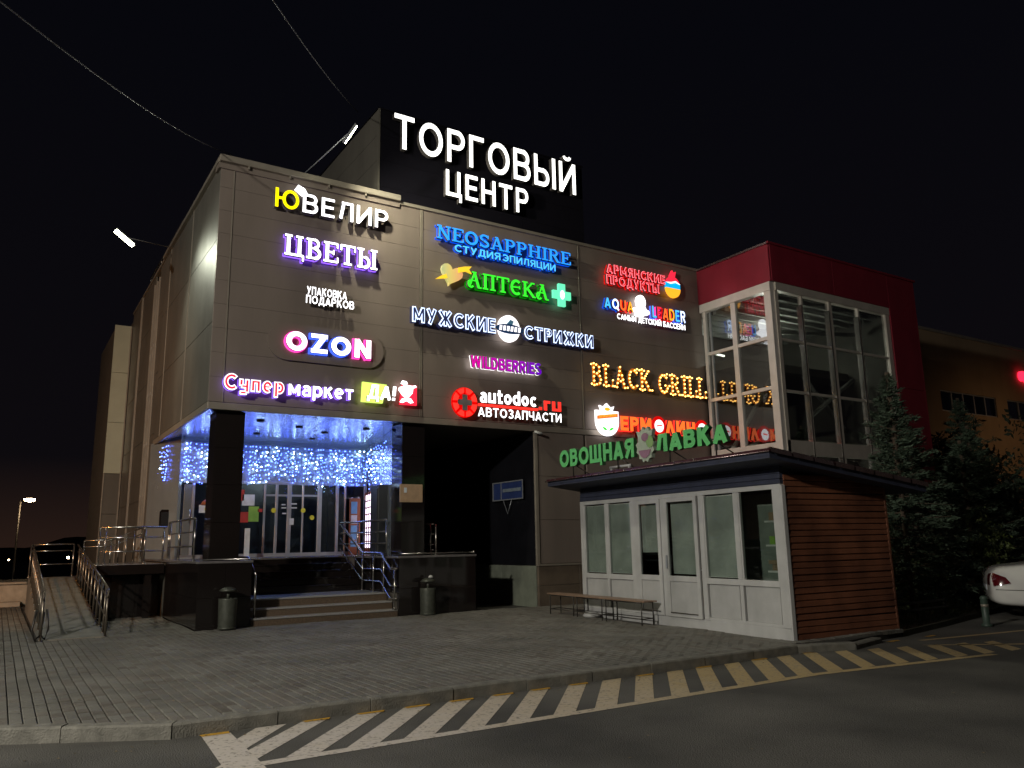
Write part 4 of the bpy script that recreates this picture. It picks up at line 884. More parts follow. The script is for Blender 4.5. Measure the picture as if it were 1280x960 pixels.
# heart lit from mint on the left to peach on the right: printed film
hm = emi('heart_film', (1, .6, .3), .62); t = hm.node_tree; g = t.nodes.new('ShaderNodeNewGeometry'); s = t.nodes.new('ShaderNodeSeparateXYZ'); mr = t.nodes.new('ShaderNodeMapRange'); r = t.nodes.new('ShaderNodeValToRGB')
t.links.new(g.outputs['Position'], s.inputs[0]); t.links.new(s.outputs['X'], mr.inputs[0]); mr.inputs[1].default_value = hx-.35; mr.inputs[2].default_value = hx+.35
t.links.new(mr.outputs[0], r.inputs[0]); r.color_ramp.elements[0].color = (.12, .6, .35, 1); r.color_ramp.elements[1].color = (1, .35, .18, 1); k = r.color_ramp.elements.new(.45); k.color = (.75, .7, .15, 1)
t.links.new(r.outputs[0], t.nodes['Principled BSDF'].inputs['Emission Color'])
MB().poly(heart(.33), YS-.03, YS+.05).build('heart_shape', hm, o)
MB().poly([(hx-.46, hz-.20), (hx-.12, hz-.13), (hx-.16, hz-.02), (hx-.30, hz-.09)], YS-.04, YS).build('arrow_tail', E_['gold'], o)
MB().poly([(hx+.18, hz+.06), (hx+.40, hz+.14), (hx+.58, hz+.10), (hx+.50, hz+.20), (hx+.58, hz+.30), (hx+.36, hz+.26), (hx+.18, hz+.20)], YS-.04, YS).build('arrow_flight', E_['gold'], o)
p = ony(702, 369, YS); hx, hz = float(p[0]), float(p[2])
o2 = o
MB().poly([(hx-.11, hz-.32), (hx+.11, hz-.32), (hx+.11, hz-.11), (hx+.30, hz-.11), (hx+.30, hz+.11), (hx+.11, hz+.11), (hx+.11, hz+.32), (hx-.11, hz+.32), (hx-.11, hz+.11), (hx-.30, hz+.11), (hx-.30, hz-.11), (hx-.11, hz-.11)], YS-.03, YS+.05).build('pharmacy_cross', E_['mint'], o)
MB().disc(hx, hz, .07, .13, YS-.05, YS-.031, 14).build('cross_emblem', E_['whiteline'], o)
o = sign('shop_sign', 'barber sign of hollow neon outlined letters on both sides of a white oval emblem', (8.2, YS, 7.3))
a = pxbox((514, 402), (618, 418), (514, 383), YS); text_line(o, 'МУЖСКИЕ', a, YS-.03, E_['neonwhite'], 'outline', off=.24, track=.14, face=E_['neonback'], back=E_['neonback'], backgrow=.03); stubs(o, a)
b2 = pxbox((654, 424), (740, 437), (654, 407), YS); text_line(o, 'СТРИЖКИ', (b2[0], b2[1], a[2]-.03, a[3]-.05), YS-.03, E_['neonwhite'], 'outline', off=.24, track=.14, face=E_['neonback'], back=E_['neonback'], backgrow=.03); stubs(o, b2)
p = ony(636, 411, YS); hx, hz = float(p[0]), float(p[2]); MB().disc(hx, hz, .33, .36, YS-.03, YS+.05, 28).build('oval_emblem', E_['whiteline'], o)
MB().disc(hx, hz-.02, .43, .13, YS-.06, YS-.032, 24).build('emblem_band', mat('emblem_blue', (.03, .10, .3), .4), o)
for i in range(6): MB().poly([(hx-.33+i*.115, hz-.08), (hx-.26+i*.115, hz-.08), (hx-.24+i*.115, hz+.05), (hx-.31+i*.115, hz+.05)], YS-.07, YS-.061).build('band_lettering', E_['whiteline'], o)
MB().poly([(hx-.10, hz+.10), (hx+.08, hz+.10), (hx+.13, hz+.2), (hx+.02, hz+.24)], YS-.055, YS-.031).build('emblem_figure', M['bluep'], o)
o = sign('shop_sign', 'narrow letter sign running from magenta to purple in the middle bay', (9.6, YS, 6.1)); a = pxbox((588, 459), (676, 469), (588, 444), YS)
n = 11; wm = [emi('lit_magenta_%d' % i if False else 'lit_magenta_purple', (.75*(1-i/10)+.16*(i/10), .0, .40*(1-i/10)+.60*(i/10)), .9) for i in range(n)]
text_line(o, 'WILDBERRIES', a, YS, None, off=.21, track=.12, depth=.06, mats=wm, back=E_['whiteline'], backgrow=.022, backdepth=.02); stubs(o, a)
o = sign('shop_sign', 'car parts sign with a red wheel, wide white letters and red underline', (9.2, YS, 5)); p = ony(581, 503, YS); hx, hz = float(p[0]), float(p[2])
MB().disc(hx, hz, .36, .38, YS+.0, YS+.05, 32).build('wheel_disc', E_['reddeep'], o)
for i in range(8):
    a0 = math.pi/8+i*math.pi/4; mbx = MB(); P = [(hx+.34*math.cos(a0+d), hz+.36*math.sin(a0+d)) for d in (-.30, 0, .30)]+[(hx+.21*math.cos(a0+.22), hz+.24*math.sin(a0+.22)), (hx+.21*math.cos(a0-.22), hz+.24*math.sin(a0-.22))]
    mbx.poly(P, YS-.03, YS-.002).build('wheel_segment', E_['red'], o)
for (a_, b_) in ((.20, .07), (.07, .20)): MB().poly([(hx-a_, hz-b_), (hx+a_, hz-b_), (hx+a_, hz+b_), (hx-a_, hz+b_)], YS-(.012 if a_ > b_ else .010), YS-.003).build('wheel_hub', M['signside'], o)
a = pxbox((595, 503), (671, 511), (595, 494), YS); zt1 = hz+.27; text_line(o, 'autodoc', (a[0]+.10, a[1], hz+.04, hz+.40), YS, E_['white'], off=.20, track=.13, depth=.05)
b2 = pxbox((673, 517), (701, 518), (673, 505), YS); text_line(o, '.ru', (b2[0], b2[1], hz-.03, hz+.33), YS, E_['red'], off=.22, track=.12, depth=.05)
box('underline_bar', hx+.40, b2[0], YS, YS+.05, hz-.05, hz+.01, E_['red'], o)
a = pxbox((597, 516), (701, 525), (597, 508), YS); text_line(o, 'АВТОЗАПЧАСТИ', (a[0], a[1], hz-.32, hz-.09), YS, E_['white'], off=.16, track=.18, depth=.05)
# --- right bay
o = sign('shop_sign', 'two rows of red neon letters beside a red, blue and yellow fruit', (14, YS, 9.2)); a = pxbox((757, 341), (830, 356), (757, 330), YS)
text_line(o, 'АРМЯНСКИЕ', a, YS-.02, E_['neonred'], 'outline', off=.22, track=.14, face=E_['reddeep'], back=E_['reddeep'], backgrow=.02)
a = pxbox((757, 354), (823, 368), (757, 343), YS); text_line(o, 'ПРОДУКТЫ', a, YS-.02, E_['neonred'], 'outline', off=.22, track=.14, face=E_['reddeep'], back=E_['reddeep'], backgrow=.02); stubs(o, a)
p = ony(841, 359, YS); hx, hz = float(p[0]), float(p[2])
def ell(x, z, rx, rz, a0, a1, n=14): return [(x+rx*math.cos(a0+(a1-a0)*i/n), z+rz*math.sin(a0+(a1-a0)*i/n)) for i in range(n+1)]
MB().poly(ell(hx, hz, .30, .34, .35, math.pi-.35)+[], YS-.02, YS+.05).build('fruit_top', E_['redmute'], o)
MB().poly([(hx-.29, hz-.04), (hx+.29, hz-.04), (hx+.29, hz+.125), (hx+.1, hz+.16), (hx-.1, hz+.10), (hx-.29, hz+.13)], YS-.022, YS+.05).build('fruit_band', E_['skyblue'], o)
MB().poly(ell(hx, hz-.03, .295, .31, math.pi+.05, 2*math.pi-.05), YS-.024, YS+.05).build('fruit_bottom', E_['orange'], o)
MB().poly([(hx-.12, hz+.34), (hx+.1, hz+.34), (hx+.15, hz+.52), (hx+.05, hz+.46), (hx, hz+.54), (hx-.06, hz+.44)], YS-.02, YS+.05).build('fruit_crown', E_['redmute'], o)
MB().poly([(hx-.28, hz+.12), (hx-.1, hz+.09), (hx+.1, hz+.15), (hx+.28, hz+.11), (hx+.1, hz+.2), (hx-.1, hz+.14)], YS-.04, YS-.023).build('fruit_snow', E_['whiteline'], o)
o = sign('shop_sign', 'children pool sign of multicoloured letters around a white octopus shape', (14, YS, 8.3))
a = pxbox((755, 384), (791, 391), (755, 371), YS)
text_line(o, 'AQUA', (a[0], a[1], a[2], a[3]), YS, None, off=.19, track=.2, mats=[E_['cyan'], E_['neonwhite'], E_['redorange'], E_['orange']], back=[E_['bluedk'], E_['bluedk'], E_['reddeep'], E_['red']], backgrow=.03)
b2 = pxbox((815, 397), (856, 403), (815, 381), YS)
text_line(o, 'LEADER', (b2[0], b2[1], a[2]-.05, a[3]-.0), YS, None, off=.19, track=.18, mats=[E_['cyan'], E_['redmute'], E_['redorange'], E_['orange'], E_['cyan'], E_['neonwhite']], back=[E_['blueedge'], E_['pink'], E_['reddeep'], E_['red'], E_['blueedge'], E_['bluedk']], backgrow=.03)
p = ony(802, 381, YS); hx, hz = float(p[0]), float(p[2]); MB().disc(hx-.03, hz+.08, .18, .21, YS-.02, YS+.05, 24).build('octopus_head', E_['white'], o)
for dx, dz, rx, rz, q in ((-.22, -.18, .13, .07, 0), (.16, -.22, .12, .08, .003), (-.08, -.28, .18, .10, .006), (.0, -.15, .15, .12, .009)): MB().disc(hx+dx, hz+dz, rx, rz, YS-.024-q, YS+.05, 16).build('octopus_arm', E_['white'], o)
a = pxbox((771, 399), (856, 413), (771, 392), YS); text_line(o, 'САМЫЙ ДЕТСКИЙ БАССЕЙН', a, YS, E_['white'], off=.18, track=.14, depth=.05)
# --- marquee bulbs
o = sign('shop_sign', 'grill restaurant sign of orange slab letters studded with warm round bulbs', (14, YS, 6.4))
bulbm = ico(.027); bulbm.materials.append(E_['bulbwarm'])
for word, bx_ in (('BLACK', pxbox((738, 480), (814, 491), (738, 462), YS)), ('GRILL', pxbox((822, 492), (882, 499), (822, 476), YS))):
    L_, R_, B_, T_ = bx_; T_ = B_+.62
    lay, tot = layout(word, 'slab', .05); sx_ = (R_-L_)/tot
    objs = text_line(o, word, (L_, R_, B_, T_), YS, E_['warmface'], 'slab', track=.05, depth=.06)
    for (ch, x0, w_, a_), ob in zip(lay, objs):
        seen = []
        for (_, P, th) in SL[ch][1]:
            P = [np.array(q_) for q_ in P]; d = 0
            seg = [np.linalg.norm(P[i+1]-P[i]) for i in range(len(P)-1)]; tl = sum(seg); k = max(1, int(tl/.17))
            for j in range(k+1):
                dd = tl*j/k; i = 0
                while i < len(seg)-1 and dd > seg[i]: dd -= seg[i]; i += 1
                q_ = P[i]+(P[i+1]-P[i])*min(1, dd/max(seg[i], 1e-6))
                wx, wz = L_+(q_[0]+x0)*sx_, B_+q_[1]*(T_-B_)
                if all((wx-s_[0])**2+(wz-s_[1])**2 > .085**2 for s_ in seen):
                    seen.append((wx, wz)); link('bulb', bulbm, ob, (wx, YS-.055-.0, wz))
# --- dairy sign
o = sign('shop_sign', 'orange red word sign with a white crowned shield and round emblems as its Os', (14, YS, 5))
a = pxbox((775, 535), (883, 549), (775, 517), YS); lay, tot = layout('ЕРМОΛИНО', 'bold', .14, .25); sx_ = (a[1]-a[0])/tot
objs = text_line(o, 'ЕРМОΛИНО', a, YS, E_['redorange'], off=.25, track=.14, depth=.06, back=E_['red'], backgrow=.035)
for (ch, x0, w_, aa) in lay:
    if ch == 'О':
        cx_, cz_ = a[0]+(x0+w_/2)*sx_, (a[2]+a[3])/2; MB().disc(cx_, cz_, .27, .29, YS-.055, YS-.036, 24).build('round_emblem', E_['reddeep'], o); MB().disc(cx_, cz_, .17, .185, YS-.07, YS-.056, 24).build('emblem_face', E_['whiteline'], o)
        MB().poly([(cx_-.10, cz_-.025), (cx_+.10, cz_+.005), (cx_+.10, cz_+.045), (cx_-.10, cz_+.015)], YS-.08, YS-.071).build('emblem_ribbon', E_['red'], o)
p = ony(759, 525, YS); hx, hz = float(p[0]), float(p[2])
MB().poly([(hx-.40, hz+.26), (hx-.40, hz-.05)]+ell(hx, hz-.05, .40, .40, math.pi, 2*math.pi, 14)[1:-1]+[(hx+.40, hz-.05), (hx+.40, hz+.26)], YS-.02, YS+.05).build('shield', E_['whiteline'], o)
MB().poly([(hx-.20, hz+.27), (hx+.20, hz+.27), (hx+.26, hz+.40), (hx+.12, hz+.36), (hx, hz+.47), (hx-.12, hz+.36), (hx-.26, hz+.40)], YS-.019, YS+.05).build('shield_crown', E_['whiteline'], o)
MB().disc(hx, hz+.30, .10, .05, YS-.03, YS-.02, 12).build('crown_jewels', E_['orange'], o)
MB().poly([(hx-.37, hz+.0), (hx+.36, hz+.10), (hx+.36, hz+.20), (hx-.37, hz+.10)], YS-.035, YS-.021).build('shield_ribbon', E_['redorange'], o)
sc0 = []
text_line(o, 'ЕРМОЛИНО', (hx-.30, hx+.30, hz+.045, hz+.115), YS-.04, E_['gold'], off=.2, track=.2, depth=.006, gname='ribbon_letter', tilt=.13)
for sgn in (-1, 1): MB().poly([(hx+sgn*.02, hz-.30), (hx+sgn*.12, hz-.29), (hx+sgn*.22, hz-.20), (hx+sgn*.10, hz-.22)][::sgn], YS-.035, YS-.021).build('leaf_shape', E_['green'], o)
# ================================================================== GLASS STAIR TOWER (right of the signs)
XT, YT, XE = 18.12, 14.5, 23.72
gt = empty('glass_tower', (XT, YT, 0), 'glazed stair tower with pale frames and a crimson top rising behind the kiosk', 'tower')
PF = M['pinkframe']; Z1 = 8.82
lv = [.3, 2.1, 3.9, 4.15, 5.7, 7.25, 8.55]
# left face (X = XT): uprights at Y, horizontals
ups = [YF-.06, 15.92, YT]
def xbox(n, y0, y1, z0, z1, m, par, t=.09, **k): return box(n, XT-t/2, XT+t/2, y0, y1, z0, z1, m, par, .004, **k)
xbox('corner_post', YT-.04, YT+.20, 0, Z1-.26, PF, gt, .16); xbox('upright', 15.80, 15.98, 0, Z1-.26, PF, gt, .13); xbox('upright', YF-.22, YF-.10, 0, Z1-.26, PF, gt, .12)
xbox('upright', YF-.40, YF-.34, 4.2, Z1-.3, M['alu'], gt, .07)
xbox('head_beam', YT-.05, YF-.02, Z1-.26, Z1, PF, gt, .20); xbox('floor_beam', YT+.2, YF-.22, 3.90, 4.20, PF, gt, .14)
for (a_, b_) in ((YT+.20, 15.80), (15.98, YF-.22)):
    zs = [4.2, 5.75, 7.2, Z1-.26]
    for z in zs[1:-1]: xbox('glazing_bar', a_, b_, z-.05, z+.05, PF, gt, .10)
    for z0, z1 in zip(zs, zs[1:]): box('pane', XT, XT+.012, a_+.01, b_-.01, z0+.05, z1-.05, M['towerglass'], gt)
    box('pane', XT, XT+.012, a_+.01, b_-.01, 2.3, 3.85, M['towerglass'], gt); box('pane', XT, XT+.012, a_+.01, b_-.01, .4, 2.2, M['towerglass'], gt)
# front face (Y = YT)
def tx(px, py=430): return float(ony(px, py, YT)[0])
def ybox(n, x0, x1, z0, z1, m, t=.09, **k): return box(n, x0, x1, YT-t/2, YT+t/2, z0, z1, m, gt, .004, **k)
FFr = mat('tower_frame_front', (.50, .45, .40), .4, .15, .1, 3)
vx = [XT+.12, tx(1005), tx(1040), tx(1075), XE-.15]
ybox('head_beam', XT+.1, XE, Z1-.24, Z1, FFr, .2); ybox('floor_beam', XT+.1, XE, 3.85, 4.25, FFr, .14); ybox('corner_post', XT+.08, XT+.22, 0, Z1-.24, FFr, .14); ybox('corner_post', XE-.2, XE, 0, Z1-.24, FFr, .14)
for i, x in enumerate(vx[1:-1]):
    t = .14 if i == 1 else .07; ybox('upright', x-t/2, x+t/2, 0, Z1-.24, FFr, .12); ybox('bright_mullion', x-t/2-.05, x-t/2-.012, 2.2, 8.3, M['steel'], .16)
for x0, x1 in zip(vx, vx[1:]):
    zs = [4.25, 5.65, 7.15, Z1-.24]
    for z in zs[1:-1]: ybox('glazing_bar', x0+.08, x1-.08, z-.035, z+.035, FFr, .09)
    for z0, z1 in zip(zs, zs[1:]): box('pane', x0+.07, x1-.07, YT, YT+.012, z0+.04, z1-.04, M['towerglass'], gt)
    for z0, z1 in ((2.2, 3.85), (.4, 2.15)): box('pane', x0+.07, x1-.07, YT, YT+.012, z0+.02, z1-.02, M['towerglass'], gt)
# crimson cap and right cheek
RD = M['red']
for i in range(1): box('red_cladding', XT-.10, XT-.05, YT-.1, YF-.0, Z1+.005, 9.93, RD, gt, .006)
for x0, x1 in ((XT-.04, 20.9), (20.91, 23.72)): box('red_cladding', x0, x1, YT-.12, YT-.07, Z1+.005, 9.93, RD, gt, .006)
for z0, z1 in ((-.1, 3.2), (3.2, 6.2), (6.2, 9.93)): box('red_cladding', 23.73, 25.2, YT-.12, YT-.07, z0+.004, z1-.004, RD, gt, .006)
box('red_cladding', 25.2, 25.25, YT-.12, 20, -.1, 9.93, RD, gt, .006)
box('cap_core', XT-.02, 25.18, YT-.06, YF, Z1+.02, 9.9, M['core'], gt); box('cap_flashing', XT-.16, 25.3, YT-.17, YT-.10, 9.93, 9.99, RD, gt); box('cap_flashing', XT-.17, XT-.06, YT-.12, YF, 9.93, 9.985, M['roof_edge'], gt)
box('rear_wall', XT+.1, 25.1, YF+2.6, YF+2.7, 0, 9.8, M['interior'], gt); box('side_wall', 23.8, 23.86, YT, YF+2.6, 0, Z1, M['interior'], gt)
for i in range(9): box('ceiling_rib', XT+.2, 23.6, YT+.3+i*.5, YT+.42+i*.5, Z1-.34, Z1-.2, M['beam'], gt)
ta, tb = ony(893, 442, 18.3), ony(905, 445, 18.3); tubeo('tube_lamp', [tuple(float(v) for v in ta), tuple(float(v) for v in tb)], .035, E_['tube'], gt)
lamp('POINT', (20.6, 16.6, 7.6), 70, (.95, 1, .85), gt, None, .2); lamp('POINT', (20.8, 16.2, 3.4), 40, (.95, 1, .85), gt, None, .2); lamp('POINT', (6.5, 24.2, 3.7), 40, (.8, .9, 1), mall, None, .3)  # points without fixtures, added to brighten the tower and entrance interiors
for z in (3.95, 6.9): box('floor_slab', XT+.25, 23.7, YT+1.6, YF+2.6, z-.2, z+.05, M['interior'], gt)
for (p, q) in (((18.4, 16.6, 4.2), (20.6, 16.6, 6.8)), ((20.8, 15.6, 5.2), (23.2, 15.6, 6.6)), ((18.3, 15.4, 7.6), (23.4, 15.4, 8.1)), ((18.5, 15.2, 2.6), (23.2, 15.2, 3.4)), ((18.4, 16.9, 3.9), (21.4, 16.9, 5.2)), ((21.5, 16.3, 6.8), (23.5, 16.3, 5.1))):
    MB().tube([p, q], .07, 6).build('steel_brace', M['beam'], gt)
# ================================================================== FAR BUILDING
fb = empty('far_block', (34, 20, 0), 'long tan block with a strip of windows receding to the right behind the trees', 'building')
def fx(px, py): return float(ony(px, py, 20)[0])
wins = [(36.3, 41.2), (42.3, 44.6)]
for (x0, x1, z0, z1) in ((33, 36.3, -.1, 10.95), (36.3, 41.2, -.1, 7.2), (36.3, 41.2, 8.2, 10.95), (41.2, 42.3, -.1, 10.95), (42.3, 44.6, -.1, 7.2), (42.3, 44.6, 8.2, 10.95), (44.6, 75, -.1, 10.95)):
    box('wall', x0, x1, 20, 20.3, z0, z1, M['tan'], fb)
box('parapet_cap', 33, 75, 19.93, 20.3, 10.95, 11.08, M['trim'], fb); box('room_back', 36, 45, 22.5, 22.6, 6, 9, M['intdark'], fb)
for (x0, x1, n) in ((36.3, 41.2, 5), (42.3, 44.6, 2)):
    wf = box('window', x0, x1, 20.05, 20.12, 7.2, 7.26, M['alu'], fb)
    box('window_head', x0, x1, 20.05, 20.12, 8.14, 8.2, M['alu'], wf)
    for i in range(n+1): x = x0+(x1-x0)*i/n; box('window_mullion', x-.05, x+.05, 20.04, 20.13, 7.26, 8.14, M['alu'], wf)
    for i in range(n): box('pane', x0+(x1-x0)*i/n+.05, x0+(x1-x0)*(i+1)/n-.05, 20.08, 20.09, 7.26, 8.14, M['winglass_dark'], wf)
p = ony(1279, 470, 19.8); o = empty('red_round_sign', (float(p[0]), 19.8, float(p[2])), 'glowing red rounded sign at the right edge on the tan block', 'sign')
MB().disc(float(p[0]), float(p[2]), .26, .26, 19.8, 19.95, 20).build('sign_face', E_['redspot'], o); MB().disc(float(p[0])+.5, float(p[2])-.05, .3, .3, 19.81, 19.95, 20).build('sign_face', E_['redspot'], o)
# ================================================================== KIOSK (local frame: x = depth into the kiosk, y = along its front away from the kerb)
kz = math.atan2(11.08-10.76, 14.66-8.77)
kk = empty('vegetable_kiosk', (10.76, 8.77, 0), 'greengrocer kiosk with white plastic glazed front, red brown plank side and burgundy flat roof', 'kiosk', rz=-kz, local=True)
KL = 5.80; P_ = M['pvc']; KD = 2.55
def kb(n, x0, x1, y0, y1, z0, z1, m, par=kk, bev=0., **kw):
    o = box(n, x0, x1, y0, y1, z0, z1, m, None, bev, **kw); o.parent = par
    if par is not kk:
        q = Vector((0, 0, 0)); a = par
        while a is not kk: q += Vector(a.location); a = a.parent
        o.location = Vector(o.location)-q
    return o
# base and frame uprights
kb('base_panel', -.02, .05, -.03, 1.95, -.02, .17, P_, bev=.006); kb('base_panel', -.015, .05, 1.95, KL, -.02, .17, P_, bev=.006)
for (y0, y1) in ((-.04, .13), (1.82, 1.94), (2.92, 3.02), (3.78, 3.97), (5.66, KL)): kb('upright', -.03, .06, y0, y1, .17, 2.44, P_, bev=.006)
kb('head_rail', -.032, .06, -.04, KL, 2.38, 2.46, P_, bev=.005)
# fixed windows: (y0, y1) panes with lower panels
for k, (y0, y1, mid) in enumerate(((.13, 1.82, .985), (3.97, 5.66, 4.82))):
    wn = kb('window', -.025, .05, y0, y1, .80, .90, P_, bev=.005)
    kb('frame', -.026, .05, mid-.045, mid+.045, .90, 2.38, P_, wn, .004)
    for (a_, b_) in ((y0, mid-.045), (mid+.045, y1)):
        kb('pane', .0, .01, a_+.03, b_-.03, .93, 2.35, M['kioskglass'], wn)
        for (c_, d_) in ((a_, a_+.03), (b_-.03, b_)): kb('bead', -.015, .04, c_, d_, .90, 2.38, P_, wn)
        kb('lower_panel', -.005, .03, a_+.03, b_-.03, .22, .79, M['pvc_panel'], bev=.006)
    kb('frame', -.024, .05, mid-.04, mid+.04, .17, .80, P_, wn, .004); kb('frame', -.02, .05, y0, y1, .17, .22, P_, wn, .004)
# doors
def kdoor(y0, y1, hinge):
    d = kb('door', -.045, -.0, y0, y1, .17, .25, P_, bev=.005)
    kb('stile', -.046, .0, y0, y0+.09, .25, 2.38, P_, d, .004); kb('stile', -.046, .0, y1-.09, y1, .25, 2.38, P_, d, .004)
    kb('lock_rail', -.044, .0, y0+.09, y1-.09, .82, .92, P_, d, .004); kb('top_rail', -.044, .0, y0+.09, y1-.09, 2.30, 2.38, P_, d, .004)
    kb('pane', -.02, -.012, y0+.09, y1-.09, .92, 2.30, M['kioskglass'], d); kb('lower_panel', -.03, -.01, y0+.09, y1-.09, .25, .82, M['pvc_panel'], d, .006)
    kb('bright_strip', -.06, -.046, y0+.09, y1-.09, .235, .255, M['steel'], d)
    return d
d1 = kdoor(1.98, 2.91, 0)
kb('handle', -.085, -.047, 2.84, 2.87, 1.05, 1.30, M['alu'], d1, .004)
d2 = kdoor(3.03, 3.77, 1)
# fascia planks above the front
for i in range(4): kb('fascia_plank', -.03+.006*i, .06, -.04, KL, 2.465+i*.085, 2.465+i*.085+.08, M['bluewood'], bev=.006)
# plank side facing the road, and the far ends
n = 27; zt_k = 2.74
for i in range(n):
    z = -.02+i*(zt_k)/n; j = rng.uniform(-.004, .004)
    b = MB(); y0, y1 = -.055+j, -.038+j; z1 = z+(zt_k)/n-.004+rng.uniform(-.002, .002); L_ = .055; ztop0 = 1
    drop = 0
    xr_ = KD
    prof = [(y1, z), (y0, z+.004), (y0-.006, z+.012), (y0+.006, z1-.012), (y1-.002, z1)]
    sag_ = rng.uniform(-.014, .014)
    V_ = [(L_, y, zz) for y, zz in prof]+[((L_+xr_)/2, y, zz+sag_*.5) for y, zz in prof]+[(xr_, y, zz+sag_) for y, zz in prof]
    F_ = [(k, k+5, k+6, k+1) for k in range(4)]+[(k+5, k+10, k+11, k+6) for k in range(4)]+[(0, 1, 2, 3, 4), (14, 13, 12, 11, 10)]
    b.add(V_, F_)
    if z1 < 2.62: b.build('plank', M['wood'], None).parent = kk
kb('corner_board', -.03, .055, -.07, -.04, -.02, 2.44, P_, bev=.005)
kb('corner_board', KD, KD+.05, -.06, .0, -.02, 2.5, M['wood'], bev=.005)
kb('back_wall', KD-.05, KD, .0, KL, -.02, 2.5, M['wood']); kb('end_wall', .06, KD, KL-.05, KL, -.02, 2.6, M['wood']); kb('side_wall', .06, KD-.05, -.011, .02, -.02, 2.6, M['intdark']); kb('kiosk_floor', .06, KD-.05, .02, KL-.05, -.02, .1, M['intdark'])
# blinds and goods behind the glass
kb('blind', .045, .055, 1.03, 1.80, .92, 2.36, M['curtain']); kb('blind', .045, .055, 4.0, 4.78, .92, 2.36, M['curtain']); kb('blind', .05, .06, 4.84, 5.64, .92, 2.36, M['curtain']); kb('blind', .045, .055, 3.1, 3.7, 1.35, 2.3, M['curtain']); kb('blind', .07, .08, 2.08, 2.82, .95, 2.3, M['curtain'])
kb('goods_backdrop', .62, .64, .04, 1.95, .5, 2.36, mat('pale_green_panel', (.22, .25, .22), .7))  # pale panel added behind the goods to brighten the open pane
for k, (y_, z_, c_) in enumerate(((.2, 1.48, 'redp'), (.36, 1.48, 'yellowdot'), (.52, 1.48, 'greenp'), (.25, 1.88, 'redp'), (.5, 1.88, 'tan'), (.2, 1.05, 'greenp'), (.5, 1.05, 'tan'))): kb('goods_box', .30, .46, y_-.06, y_+.06, z_, z_+.14, M[c_])
for z in (1.02, 1.45, 1.85): kb('shelf', .25, .9, .05, .62, z, z+.03, M['beam'])
for z in (1.18, 1.30): kb('shelf', .10, .16, 3.1, 3.70, z, z+.03, M['black'])
kb('shelf', .10, .16, 2.08, 2.82, 1.12, 1.15, M['black']); kb('shelf', .10, .16, 2.08, 2.82, 1.02, 1.04, M['beam'])
# roof slab sloping down to the back
b = MB(); ra = [(-.62, -.42, 2.985), (-.62, KL+.45, 2.985), (3.30, KL+.45, 2.50), (3.30, -.42, 2.50)]
b.add(ra+[(x, y, z-.05) for x, y, z in ra], [(0, 3, 2, 1), (4, 5, 6, 7), (0, 1, 5, 4), (1, 2, 6, 5), (2, 3, 7, 6), (3, 0, 4, 7)]); o = b.build('roof_sheet', M['roof'], None); o.parent = kk
b = MB(); rb = [(-.60, -.40, 2.93), (-.60, KL+.43, 2.93), (3.28, KL+.43, 2.445), (3.28, -.40, 2.445)]
b.add(rb+[(x, y, z-.10+.0*x) for x, y, z in rb], [(0, 3, 2, 1), (4, 5, 6, 7), (0, 1, 5, 4), (1, 2, 6, 5), (2, 3, 7, 6), (3, 0, 4, 7)]); b.build('soffit_board', M['bluewood'], None).parent = kk
b = MB(); b.tube([(-.64, -.44, 2.935), (-.64, KL+.47, 2.935)], .011, 6); b.build('roof_drip_edge', M['roof_edge'], None).parent = kk
b = MB()
for i in range(8):
    t0, t1 = i/8+.004, (i+1)/8-.004; w0 = rng.uniform(-.012, .02)
    X0_, X1_ = -.62+3.92*t0, -.62+3.92*t1; Z0_, Z1_ = 2.99-.485*t0, 2.99-.485*t1
    q = MB(); q.add([(X0_, -.45, Z0_-.07), (X1_, -.45, Z1_-.07), (X1_, -.45+w0, Z1_+.012), (X0_, -.45+w0, Z0_+.012), (X1_, -.36, Z1_+.014), (X0_, -.36, Z0_+.014)], [(0, 1, 2, 3), (3, 2, 4, 5)]); q.build('roof_side_flashing', M['roof_edge'], None).parent = kk
# green letters on the roof
KX = 10.35; ks = empty('kiosk_roof_sign', (KX, 12, 3), 'unlit green word sign with a vegetable emblem on thin legs on the kiosk roof', 'sign')
def kbx(lb, rb_, lt): a, b_, c = onx(*lb, KX), onx(*rb_, KX), onx(*lt, KX); return (-float(a[1]), -float(b_[1]), float(a[2]), float(c[2]))
text_line(ks, 'ОВОЩНАЯ', kbx((702, 585), (795, 573), (701, 564)), KX, M['green'], off=.24, track=.10, depth=.09, plane='X', side=M['greendk'])
text_line(ks, 'ЛАВКА', kbx((822, 566), (912, 553), (820, 544)), KX, M['green'], off=.26, track=.10, depth=.09, plane='X', side=M['greendk'])
pc = onx(808, 557, KX); ey, ez = float(pc[1]), float(pc[2])
def xpoly(P, x0, x1):
    n = len(P); mb = MB(); mb.add([(x0, y, z) for y, z in P]+[(x1, y, z) for y, z in P], [tuple(range(n)), tuple(n+i for i in reversed(range(n)))]+[(i, i+n, (i+1) % n+n, (i+1) % n) for i in range(n)]); return mb
